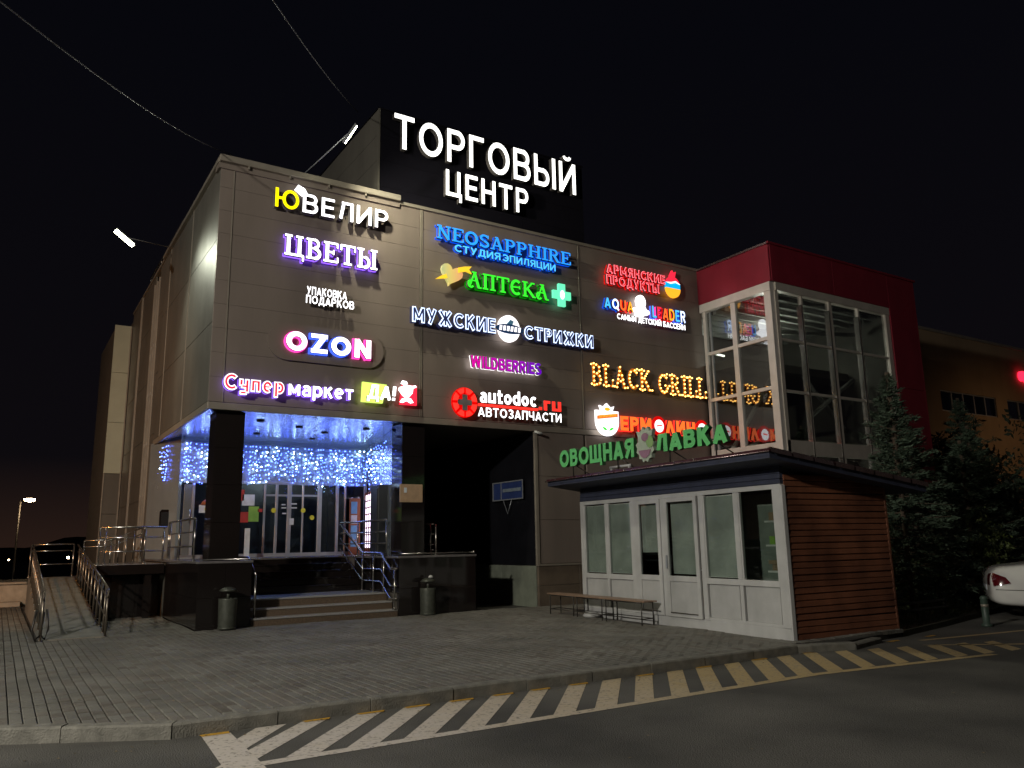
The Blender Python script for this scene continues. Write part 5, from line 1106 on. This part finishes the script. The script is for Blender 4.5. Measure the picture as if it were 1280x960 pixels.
# blue sign on the passage side wall (facing left)
SX = 11.60; c0, c1, c2, c3 = [onx(*q, SX) for q in ((617, 606), (653, 600), (655, 621), (620, 626))]
bs = empty('blue_direction_sign', (SX, 18.6, 3), 'dim blue board with pale frame and small triangle bracket in the passage', 'sign')
ya_, yb_ = float(c0[1]), float(c1[1]); zt_, zb_ = float(c0[2]+c1[2])/2, float(c2[2]+c3[2])/2; hm_ = zt_-zb_
def yzb(n_, y0, y1, z0, z1, x0, m_): return box(n_, x0, x0+.015, y0, y1, z0, z1, m_, bs)
yzb('sign_board', yb_, ya_, zb_, zt_, SX, M['blueboard'])
yzb('sign_frame', yb_, ya_, zt_, zt_+.03, SX-.02, M['alu']); yzb('sign_frame', yb_, ya_, zb_-.03, zb_, SX-.02, M['alu']); yzb('sign_frame', ya_, ya_+.03, zb_-.03, zt_+.03, SX-.02, M['alu']); yzb('sign_frame', yb_-.03, yb_, zb_-.03, zt_+.03, SX-.02, M['alu'])
yzb('divider', ya_-.42, ya_-.40, zb_, zt_, SX-.016, M['alu']); yzb('lettering_strip', yb_+.08, ya_-.5, zb_+hm_*.42, zb_+hm_*.62, SX-.017, mat('dim_lettering', (.18, .22, .26), .6))
ym_ = (ya_+yb_)/2; tubeo('bracket', [(SX-.01, ym_+.22, zb_-.03), (SX-.01, ym_, zb_-.40), (SX-.01, ym_-.2, zb_-.03)], .011, M['alu'], bs)
bm_ = mat('emblem_grey', (.36, .42, .34), .5); bp_ = mat('emblem_purple', (.26, .14, .20), .5); bg_ = mat('emblem_leaf', (.22, .36, .14), .5)
xpoly([(ey+(.27 if k_ % 2 else .22)*math.cos(t)*(1-.15*max(0, -math.sin(t))), ez-.04+(.29 if k_ % 2 else .25)*math.sin(t)) for k_, t in enumerate(np.linspace(0, 2*math.pi, 25)[:-1])], KX-.04, KX+.05).build('emblem_back', bm_, ks)
xpoly([(ey-.18, ez+.15), (ey-.24, ez+.30), (ey-.13, ez+.27), (ey-.08, ez+.36), (ey, ez+.29), (ey+.06, ez+.37), (ey+.12, ez+.27), (ey+.24, ez+.30), (ey+.18, ez+.13)], KX-.035, KX+.045).build('emblem_leaves', bm_, ks)
xpoly([(ey+.17*math.cos(t), ez-.06+.18*math.sin(t)) for t in np.linspace(math.pi+.15, 2*math.pi-.15, 14)], KX-.055, KX-.041).build('emblem_root', bp_, ks)
xpoly([(ey-.02+.10*math.cos(t), ez+.16+.08*math.sin(t)) for t in np.linspace(0, 2*math.pi, 14)[:-1]], KX-.055, KX-.041).build('emblem_root', bp_, ks)
xpoly([(ey-.15+.10*math.cos(t), ez+.06+.12*math.sin(t)) for t in np.linspace(0, 2*math.pi, 14)[:-1]], KX-.052, KX-.041).build('emblem_leaf', bg_, ks)
for k, y in enumerate((13.9, 12.4, 10.9, 9.75)): tubeo('sign_leg', [(KX+.05, y, 2.97), (KX+.05, y, 3.40)], .015, M['darksteel'], ks); tubeo('sign_strut', [(KX+.05, y, 3.25), (KX+.45, y-.25, 2.93)], .012, M['darksteel'], ks)
tubeo('sign_rail', [(KX+.055, 14.3, 3.3), (KX+.055, 9.4, 3.3)], .012, M['darksteel'], ks)
tr_ = empty('roof_tube_lamp', (10.5, 12.5, 3.0), 'unlit white tube lamp lying along the kiosk roof edge under the green letters', 'lamp'); tubeo('tube', [(10.48, 12.75, 3.06), (10.48, 12.1, 3.06)], .028, M['pvc'], tr_, 10)
for y in (12.7, 12.15): MB().box(10.46, 10.5, y-.02, y+.02, 2.99, 3.04).build('clip', M['pvc'], tr_)
for k, (a_, c_) in enumerate(((694, 598), (748, 592), (756, 590), (842, 577), (867, 574), (780, 587))):
    pp_ = onx(a_, c_, 10.2); tagc = MB().lathe((10.2, float(pp_[1]), float(pp_[2])-.02), [(0, -.01), (.014, 0), (.014, .02), (0, .028)], 6).build('roof_screw', M['steel'], kk if False else None); tagc.parent = None
    tagc['label'] = ['leftmost', 'second', 'third', 'fifth', 'rightmost', 'fourth'][k]+' small bright fixing on the front edge of the kiosk roof'; tagc['category'] = 'fixing'; tagc['group'] = 'roof edge fixings'
# bananas / produce seen through the right pane
cr = empty('produce_crate', (11.2, 9.1, 1.0), 'crate of yellow green bananas behind the right kiosk window', 'crate')
for i in range(5):
    pts_ = [(11.12+.03*i, 9.0+.12*math.cos(t)+.02*i, 1.27+.07*i*.6+.09*math.sin(t)) for t in np.linspace(.3, 2.6, 7)]; MB().tube(pts_, .026, 7).build('banana', mat('banana_yellow', (.45, .50, .08), .5) if i == 0 else bpy.data.materials['banana_yellow'], cr)
box('crate_tray', 11.05, 11.4, 8.88, 9.35, 1.16, 1.22, M['tan'], cr)
tm = MB().lathe((11.2, 9.1, 1.88), [(0, 0), (.07, .01), (.09, .06), (.07, .11), (0, .12)], 14).build('tomato', M['redp'], cat='tomato', label='single red tomato on the top shelf at the right kiosk window')
# ================================================================== BENCH
bn = empty('long_bench', (10.95, 13.9, 0), 'long low bench, thin board top on spindly metal legs in front of the kiosk', 'bench')
A_, B__ = (10.62, 15.35), (10.42, 11.85)
def bp(t, s, z): return (A_[0]+(B__[0]-A_[0])*t+s, A_[1]+(B__[1]-A_[1])*t, z)
for i, s_ in enumerate((0, .115, .23)):
    b = MB(); q = [bp(0, s_, .43), bp(1, s_, .43), bp(1, s_+.105, .43), bp(0, s_+.105, .43)]; b.add(q+[(x, y, .455) for x, y, z in q], [(3, 2, 1, 0), (4, 5, 6, 7), (0, 1, 5, 4), (1, 2, 6, 5), (2, 3, 7, 6), (3, 0, 4, 7)]); b.build('seat_board', M['tablewood'], bn)
for t in (.03, .30, .34, .60, .64, .97):
    for s_ in (.02, .31): tubeo('leg', [bp(t, s_, 0), bp(t, s_, .43)], .012, M['darksteel'], bn)
    tubeo('stretcher', [bp(t, .02, .12), bp(t, .31, .12)], .010, M['darksteel'], bn)
for a_, b_ in ((.03, .30), (.34, .60), (.64, .97)):
    for s_ in (.02, .31): tubeo('stretcher', [bp(a_, s_, .12), bp(b_, s_, .12)], .009, M['darksteel'], bn); tubeo('frame_rail', [bp(a_, s_, .415), bp(b_, s_, .415)], .012, M['darksteel'], bn)
b = MB().lathe((10.75, 13.9, 0), [(0, .0), (.15, .01), (.19, .05), (.14, .11), (.06, .13), (0, .12)], 14); b.build('plastic_bag', M['pvc'], cat='bag', label='crumpled white plastic bag on the paving under the bench')
# ================================================================== TREES AND SHRUBS
def spruce(x, y, h, r, label, nbr=70, dens=46):
    o = empty('spruce_tree', (x, y, AZ), label, 'tree'); tubeo('trunk', [(x, y, AZ), (x+.03, y, h*.5), (x, y, h)], .055, M['bark'], o) 
    V, F = [], []; bt = MB()
    for k in range(nbr):
        t = (k+rng.random())/nbr; z = .35+(h-.45)*t; rr = r*(1-t)**.8*rng.uniform(.65, 1.15); a = k*2.399+rng.uniform(-.3, .3)
        d = np.array([math.cos(a), math.sin(a), rng.uniform(-.28, .12)+.4*t]); pe = np.array([x, y, z])+d*rr
        bt.tube([(x, y, z), tuple(pe)], .018, 4, False, .004)
        m_ = int(1.35*dens*(.4+rr/r))
        for j in range(m_):
            s = rng.uniform(.15, 1.05); c = np.array([x, y, z])+d*rr*s+rng.normal(0, .035, 3)+np.array([0, 0, -.06*s]); 
            side = np.array([-d[1], d[0], 0])*rng.choice([-1, 1]); dirv = d*.6+side*rng.uniform(.3, 1)+rng.normal(0, .25, 3); dirv /= np.linalg.norm(dirv)
            L = rng.uniform(.07, .17); up_ = np.cross(dirv, rng.normal(0, 1, 3)); up_ = up_/np.linalg.norm(up_)*rng.uniform(.012, .026); n0 = len(V)
            V += [c-up_, c+up_, c+dirv*L]; F.append((n0, n0+1, n0+2))
    bt.build('branches', M['bark'], o, kind='stuff'); mb = MB(); mb.add(V, F); mb.build('crown', M['spruce'], o)
    return o
def shrub(name, x, y, w_, h, m, label, n=2200, z0=AZ, cat='shrub', size=.05, stems=9, hollow=.0):
    o = empty(name, (x, y, z0), label, cat); bt = MB(); V, F = [], []; tips = []
    for k in range(stems):
        a = rng.uniform(0, 6.28); d = rng.uniform(.2, .8)*w_/2; tz = h*rng.uniform(.55, .95)
        p1 = (x+.4*d*math.cos(a), y+.4*d*math.sin(a), z0+tz*.5); p2 = (x+d*math.cos(a), y+d*math.sin(a), z0+tz); bt.tube([(x+rng.normal(0, .05), y+rng.normal(0, .05), z0), p1, p2], .016*max(1, h/2), 5, False, .004); tips += [p1, p2, tuple((np.array(p1)+np.array(p2))/2)]
    cl = []
    for tpt in tips:
        for _ in range(3): cl.append(np.array(tpt)+rng.normal(0, 1, 3)*np.array([w_*.13, w_*.13, h*.09]))
    for j in range(n):
        c = cl[int(rng.integers(len(cl)))]+rng.normal(0, 1, 3)*np.array([w_*.07, w_*.07, h*.055]); c[2] = max(c[2], z0+.03)
        u = rng.normal(0, 1, 3); u /= np.linalg.norm(u); v = np.cross(u, rng.normal(0, 1, 3)); v /= np.linalg.norm(v); s = size*rng.uniform(.6, 1.3); n0 = len(V)
        V += [c-u*s, c+v*s*.45, c+u*s, c-v*s*.45]; F.append((n0, n0+1, n0+2, n0+3))
    bt.build('branches', M['bark'], o); mb = MB(); mb.add(V, F); mb.build('foliage', m, o); return o
spruce(16.6, 10.3, 5.2, 1.5, 'young spruce with ragged branches just behind the right end of the kiosk', 110, 90)
spruce(20.9, 13.0, 5.0, 1.7, 'bushy spruce between the kiosk spruce and the tan block windows', 110, 90)
spruce(22.8, 12.2, 4.2, 2.0, 'low wide spruce rising above the rear of the white car', 110, 90)
spruce(27.5, 14.6, 6.2, 2.3, 'tallest spruce standing against the tan block near the right edge', 120, 90)
spruce(18.7, 11.3, 4.4, 1.7, 'broad dark spruce between the kiosk spruce and the yellow green shrub', 110, 90)
spruce(25.2, 13.2, 4.9, 2.2, 'full dark spruce right of the row, over the car roof', 110, 90)
shrub('broadleaf_tree', 19.2, 12.6, 2.6, 3.0, M['leafdark'], 'dark thicket tree filling the gap behind the yellow green shrub', 6000, cat='tree', size=.06, stems=16)
shrub('broadleaf_tree', 25.0, 12.6, 2.8, 3.6, M['leafdark'], 'dark broadleaf tree at the right edge above the car roof', 6500, cat='tree', size=.08, stems=14)
shrub('broadleaf_tree', 31.0, 17.0, 4.4, 5.4, M['leafdark'], 'farthest dark tree against the tan block under its windows', 7000, cat='tree', size=.12, stems=14)
shrub('leafy_shrub', 17.6, 10.9, 1.5, 1.35, M['leaf'], 'yellow green shrub on the verge between the kiosk and the white car', 2600, size=.045)
shrub('leafy_shrub', 20.6, 10.7, .9, 2.2, M['leaf'], 'tall narrow green shrub beside the white car at the right edge', 1500, size=.05)
shrub('leafy_shrub', 15.0, 9.9, 1.0, .8, M['leafdark'], 'low dark shrub close behind the kiosk plank wall', 1200, size=.04)
# fallen leaves and grit on the road and paving
b = MB()
for i in range(170):
    x = rng.uniform(0, 13); y = rng.uniform(3.4, 16.8)
    if rng.random() < .45: y = rng.uniform(8.0, 8.28)
    if (x > 10.4 and 8.7 < y < 15) : continue
    z = (AZ+.004 if y < 8.32 else .006)+rng.uniform(0, .006); a_ = rng.uniform(0, 6.28); L_ = rng.uniform(.008, .028); c_, s_ = math.cos(a_)*L_, math.sin(a_)*L_
    b.add([(x-c_, y-s_, z), (x+s_*.5, y-c_*.5, z+.004), (x+c_, y+s_, z), (x-s_*.5, y+c_*.5, z+.006)], [(0, 1, 2, 3)])
b.build('fallen_leaves', mat('dry_leaf', (.16, .12, .06), .8, 0, .4, 20), kind='stuff', cat='leaves', label='scattered dry leaves and grit on the road and paving along the kerb')
# low verge rail and bollard
vr = empty('verge_rail', (16, 9.8, AZ), 'low dark rail running along the grass verge behind the kiosk towards the car', 'railing')
tubeo('rail_bar', [(14.4, 9.6, .26), (16.7, 9.6, .28)], .03, M['darksteel'], vr); tubeo('rail_bar', [(14.4, 9.6, .12), (16.7, 9.6, .14)], .03, M['darksteel'], vr)
for x in (14.5, 15.6, 16.6): tubeo('post', [(x, 9.6, AZ), (x, 9.6, .30)], .03, M['darksteel'], vr)
_b = onz(1234, 783, AZ); BX, BY_ = float(_b[0]), float(_b[1]); bo = empty('bollard', (BX, BY_, AZ), 'short dark green bollard at the kerb beside the rear of the white car', 'bollard')
bolm = mat('bollard_green', (.045, .07, .055), .5); MB().lathe((BX, BY_, AZ), [(.10, 0), (.10, .04), (.065, .06), (.065, .50), (.075, .52), (.05, .56), (0, .57)], 16).build('bollard_post', bolm, bo)
MB().cyl((BX, BY_, AZ+.36), .067, .05, 16).build('band', M['trim'], bo)
# ================================================================== WHITE CAR (rear quarter in frame)
car = empty('parked_car', (17.6, 8.95, AZ), 'white saloon car parked at the right edge, only its rear and tail light in view', 'car')
def car_body():
    # side profile stations along x (0 = rear bumper): (x, z_low, z_belt, z_top, halfwidth_low, halfwidth_belt, halfwidth_top)
    st_ = [(0.00, .40, .62, .78, .62, .66, .60), (.06, .30, .66, .98, .76, .80, .68), (.22, .24, .72, 1.07, .84, .86, .74), (.75, .22, .80, 1.10, .86, .88, .78), (1.05, .22, .84, 1.18, .87, .88, .74), (1.55, .22, .84, 1.42, .87, .88, .62), (2.1, .22, .84, 1.47, .87, .88, .60), (2.9, .22, .82, 1.44, .87, .88, .62), (3.45, .22, .80, 1.10, .86, .87, .72), (4.1, .22, .72, .95, .84, .84, .70), (4.4, .28, .60, .78, .74, .74, .62)]
    V, F = [], []; N = 11
    for (x, zl, zb, zt_, wl, wb, wt) in st_:
        ring = [(-wl*.9, zl), (-wl, zl+.08), (-wb-.01, (zl+zb)/2+.05), (-wb, zb), (-wt-.03, zt_-.05), (-wt*.8, zt_), (0, zt_+.015), (wt*.8, zt_), (wt+.03, zt_-.05), (wb, zb), (wb+.01, (zl+zb)/2+.05), (wl, zl+.08), (wl*.9, zl)]
        N = len(ring); V += [(x, y, z) for y, z in ring]
    m_ = len(st_)
    F = [(i*N+k, (i+1)*N+k, (i+1)*N+k+1, i*N+k+1) for i in range(m_-1) for k in range(N-1)]
    F += [(i*N+N-1, (i+1)*N+N-1, (i+1)*N, i*N) for i in range(m_-1)]
    F += [tuple(range(N)), tuple((m_-1)*N+k for k in reversed(range(N)))]
    return V, F
V, F = car_body(); mb = MB(); mb.add([(x+17.55, y+8.95, z+AZ) for x, y, z in V], F, True); body = mb.build('body', M['carpaint'], car)
from mathutils.bvhtree import BVHTree
sd = body.modifiers.new('s', 'SUBSURF'); sd.levels = 2; sd.render_levels = 2
CX, CY = 17.55, 8.95
for x in (CX+.98, CX+3.55):
    for s_ in (-1, 1):
        w_ = empty('wheel', (x, CY+s_*.80, AZ+.31)); w_.parent = car; w_.location = Vector((x, CY+s_*.80, AZ+.31))-Vector(car.location)
        ya = CY+s_*.90; yb = CY+s_*.68
        MB().tube([(x, ya, AZ+.31), (x, yb, AZ+.31)], .31, 26).build('tyre', M['tyre'], w_); MB().tube([(x, ya+s_*.008, AZ+.31), (x, ya-s_*.03, AZ+.31)], .20, 22).build('rim', M['rim'], w_)
        for k in range(5):
            a = k*2*math.pi/5; MB().tube([(x, ya+s_*.014, AZ+.31), (x+.18*math.cos(a), ya+s_*.012, AZ+.31+.18*math.sin(a))], .022, 6).build('spoke', M['steel'], w_)
        MB().tube([(x, ya-s_*.018, AZ+.33), (x, ya-s_*.03, AZ+.33)], .365, 26).build('wheel_arch', M['black'], w_)
_V, _F = car_body(); _me = MB(); _me.add([(x, y, z) for x, y, z in _V], _F); _tm = bpy.data.objects.new('t', _me.mesh('t', None)); COL.objects.link(_tm); _sm = _tm.modifiers.new('s', 'SUBSURF'); _sm.levels = 2; _sm.render_levels = 2
_dg = bpy.context.evaluated_depsgraph_get(); _ev = _tm.evaluated_get(_dg).to_mesh(); BV = BVHTree.FromPolygons([v.co[:] for v in _ev.vertices], [tuple(p.vertices) for p in _ev.polygons]); bpy.data.objects.remove(_tm)
def patch(nm, P, m_, s_, off_=.006, n=8, axis='y'):
    """a four-cornered piece laid on the body surface: P in (x, z) seen from the side, or (y, z) seen from behind"""
    g_ = {}; mb_ = MB(); vs_ = []; ok = []
    for i in range(n+1):
        for j in range(n+1):
            a_, b_ = i/n, j/n; q = [(P[0][k]*(1-a_)+P[1][k]*a_)*(1-b_)+(P[3][k]*(1-a_)+P[2][k]*a_)*b_ for k in (0, 1)]
            o_, d_ = (Vector((q[0], s_*2, q[1])), Vector((0, -s_, 0))) if axis == 'y' else (Vector((-1, q[0], q[1])), Vector((1, 0, 0)))
            h_ = BV.ray_cast(o_, d_); ok.append(h_[0] is not None); vs_.append(h_[0]-d_*off_ if h_[0] is not None else o_)
    fs_ = [(i*(n+1)+j, (i+1)*(n+1)+j, (i+1)*(n+1)+j+1, i*(n+1)+j+1) for i in range(n) for j in range(n) if all(ok[q] for q in (i*(n+1)+j, (i+1)*(n+1)+j, (i+1)*(n+1)+j+1, i*(n+1)+j+1))]
    if fs_: mb_.add([(v.x+CX, v.y+CY, v.z+AZ) for v in vs_], fs_, True); mb_.build(nm, m_, car)
for s_ in (-1, 1):
    patch('tail_light', [(.07, .66), (.38, .72), (.30, .84), (.06, .94)], M['taillight'], s_)
    patch('light_trim', [(.07, .64), (.38, .70), (.38, .715), (.07, .66)], M['pvc'], s_, .008)
    patch('tail_light', [(s_*.42, .68), (s_*.66, .68), (s_*.64, .92), (s_*.44, .90)], M['taillight'], s_, .006, 8, 'x')
    patch('side_window', [(1.25, 1.00), (2.95, .98), (2.60, 1.30), (1.70, 1.32)], M['black'], s_)
    patch('door_seam', [(1.62, .30), (1.635, .30), (1.635, 1.0), (1.62, 1.0)], M['black'], s_, .003)
    patch('bumper_seam', [(.10, .585), (.62, .575), (.62, .59), (.10, .60)], M['bin'], s_, .003)
mb = MB(); mb.add([(CX+.98, CY-.62, AZ+1.19), (CX+.98, CY+.62, AZ+1.19), (CX+1.50, CY+.5, AZ+1.42), (CX+1.50, CY-.5, AZ+1.42)], [(0, 1, 2, 3)]); mb.build('rear_window', M['black'], car)
box('number_plate', CX-.0, CX+.02, CY-.26, CY+.26, AZ+.56, AZ+.67, M['whitep'], car)
CANG = -.98; _wp = onz(1314, 776, AZ); _c, _s = math.cos(CANG), math.sin(CANG); _lx, _ly = (CX+.98-17.6), (CY-.85-8.95)
car.rotation_euler.z = CANG; car.location.x = float(_wp[0])-(_c*_lx-_s*_ly); car.location.y = float(_wp[1])-(_s*_lx+_c*_ly)
# ================================================================== LEFT SIDE: low wall, lamps, cables
lw = empty('low_wall', (-3, 29, 0), 'low concrete wall lit orange at the far left beyond the ramp', 'wall')
for i in range(6): box('wall_block', -6.0+i*1.15, -6.0+i*1.15+1.14, 29.0, 29.4, -.1, .62-.0*i, M['wallorange'], lw, .02)
for i in range(6): box('coping_stone', -6.05+i*1.15, -6.05+i*1.15+1.14, 28.93, 29.47, .62, .68, M['wallorange'], lw, .01)
box('wall_foot', -6.0, .7, 28.5, 28.98, -.1, .12, M['wallorange'], lw)
def flood(name, pos, arm, tgt, energy, label, ln=.62):
    o = empty(name, pos, label, 'floodlight'); P = Vector(pos); d = (Vector(tgt)-P).normalized(); s = d.cross(Vector((0, 0, 1))).normalized() if abs(d.z) < .99 else Vector((1, 0, 0)); u = s.cross(d)
    return o, P, d, s, u
def led_flood(pos, arm, axis, face, energy, col, label, L=.5, Wd=.09, spot=2.6):
    o = empty('floodlight', pos, label, 'floodlight', 'floodlights on arms at the building edge'); P = Vector(pos); ax = Vector(axis).normalized(); f = Vector(face).normalized(); f = (f-ax*f.dot(ax)).normalized(); n_ = ax.cross(f)
    b = MB(); q = [P+ax*a*L/2+n_*c*Wd/2+f*e_ for e_ in (-.06, .0) for a, c in ((-1, -1), (1, -1), (1, 1), (-1, 1))]; b.add([tuple(v) for v in q], [(3, 2, 1, 0), (4, 5, 6, 7), (0, 1, 5, 4), (1, 2, 6, 5), (2, 3, 7, 6), (3, 0, 4, 7)]); b.build('housing', M['alu'], o)
    b = MB(); q = [P+ax*a*L*.47+n_*c*Wd*.45+f*e_ for e_ in (.004, .02) for a, c in ((-1, -1), (1, -1), (1, 1), (-1, 1))]; b.add([tuple(v) for v in q], [(3, 2, 1, 0), (4, 5, 6, 7), (0, 1, 5, 4), (1, 2, 6, 5), (2, 3, 7, 6), (3, 0, 4, 7)]); b.build('lamp_lens', E_['lampface'], o)
    tubeo('arm', [arm, tuple(P-f*.05)], .012, M['alu'], o)
    l = lamp('SPOT', tuple(P+f*.05), energy, col, o, tuple(P+f*3), .12, spot=spot, blend=.6); return o
led_flood((5.85, 15.7, 10.62), (5.2, YF+.4, 10.1), (.45, -.2, .85), (-.05, .15, -1.0), 1000, (1, .96, .72), 'bright yellowish floodlight on an arm above the parapet left of the big letters', .50, .13)
led_flood((2.0, 21.2, 9.30), (XC, 23.4, 10.05), (.75, .15, -.5), (-.35, -.7, -1), 420, (.95, 1, .80), 'white tube floodlight on a thin arm off the left side wall', .56, .12)
# street lamps: one seen far left, one sodium lamp out of frame to the left (its orange glow is on the columns), one weak unseen white lamp added behind the camera to even out the facade
def street_lamp(x, y, h, z0, label, fm, lk=None):
    o = empty('street_lamp', (x, y, z0), label, 'street lamp'); tubeo('pole', [(x, y, z0), (x, y, h-.1)], .06, M['darksteel'], o); tubeo('bracket', [(x, y, h-.15), (x+.5, y-.3, h+.05)], .03, M['darksteel'], o)
    MB().lathe((x+.5, y-.3, h-.03), [(0, -.0), (.17, .01), (.2, .06), (.12, .14), (0, .16)], 14).build('lamp_head', M['alu'], o); ls_ = 2.2 if z0 < -2 else 1; MB().lathe((x+.5, y-.3, h-.09), [(0, -.04*ls_), (.12*ls_, -.01*ls_), (.15*ls_, .05*ls_), (0, .055*ls_)], 14).build('lamp_lens', fm, o)
    if lk: lamp(lk[0], (x+.5, y-.3, h-.2), lk[1], lk[2], o, (x+.5+lk[3][0], y-.3+lk[3][1], lk[5] if len(lk) > 5 else 0), .35, spot=lk[4], blend=.8)
    return o
street_lamp(.95, 60.3, 4.85, -6, 'distant street lamp glowing pinkish white beyond the ramp at the left edge', E_['lampfar'], ('POINT', 12, (1, .65, .35), (0, 0), None))
street_lamp(-9.5, 16.0, 6.5, AZ, 'tall sodium street lamp standing left of the paved forecourt', E_['sodium'], ('SPOT', 3200, (1, .40, .09), (12.4, 11.3), 1.15, 3.4))
street_lamp(-3.5, -9.0, 9.0, AZ, 'added unseen white fill lamp on a pole across the road from the forecourt', E_['lampface'], ('SPOT', 180, (1, .94, .82), (8, 16), 2.3))  # weak unseen fill lamp, added for even light on the facade
street_lamp(41, 12.0, 8.5, AZ, 'sodium street lamp beyond the parked cars on the right', E_['sodium'], ('SPOT', 380, (1, .62, .32), (0, 7.0), 2.4))
street_lamp(-11.5, 4.0, 9.5, AZ, 'tall white street lamp to the left of the road', E_['lampface'], ('SPOT', 11500, (1, .95, .83), (16, 7.5), 2.2))
# small town lights far off
for k, (px, py, Y_, sz, lb_) in enumerate(((11, 700, 90, .06, 'tiny white light of the lower town at the far left edge'), (85, 697, 60, .075, 'small bright light beyond the ramp end railing'), (115, 696, 60, .045, 'faint light right of the brighter one beyond the ramp'), (1219, 600, 19.0, .05, 'left light of three shining through the dark trees'), (1228, 602, 19.2, .055, 'brightest middle light of three shining through the dark trees'), (1236, 600, 19.4, .05, 'right light of three shining through the dark trees'))):
    p = ony(px, py, Y_ if px < 900 else Y_-3.5); o = MB().lathe(tuple(float(v) for v in p), [(0, -sz), (sz*.8, -sz*.6), (sz, 0), (sz*.8, sz*.6), (0, sz)], 8).build('distant_light', E_['lampfar'] if px < 900 else E_['redspot' if k != 4 else 'lampfar'], label=lb_, cat='light')
# overhead cables
def cable(name, label, a, b_, sag_):
    P = [tuple(a[i]+(b_[i]-a[i])*t-(sag_*4*t*(1-t) if i == 2 else 0) for i in range(3)) for t in np.linspace(0, 1, 24)]
    o = tubeo(name, P, .009, M['cable'], None, 5, cat='cable', label=label); return o
e1 = tuple(float(v) for v in ony(289, 193, 19.2)); a = ony(65, 0, 8.5); far1 = tuple(np.array(e1)+(a-np.array(e1))*1.7); cable('overhead_cable', 'pale overhead cable from the top left of the picture down to the parapet corner', far1, e1, .45)
tubeo('cable_post', [(e1[0], e1[1], ZT-.4), e1], .02, M['darksteel'], mall)
a = ony(355, 0, 10); e2 = (7.35, 19.2, 13.35); far2 = tuple(np.array(e2)+(a-np.array(e2))*1.7); cable('overhead_cable', 'shorter overhead cable reaching the roof tower above its floodlight', far2, e2, .25)
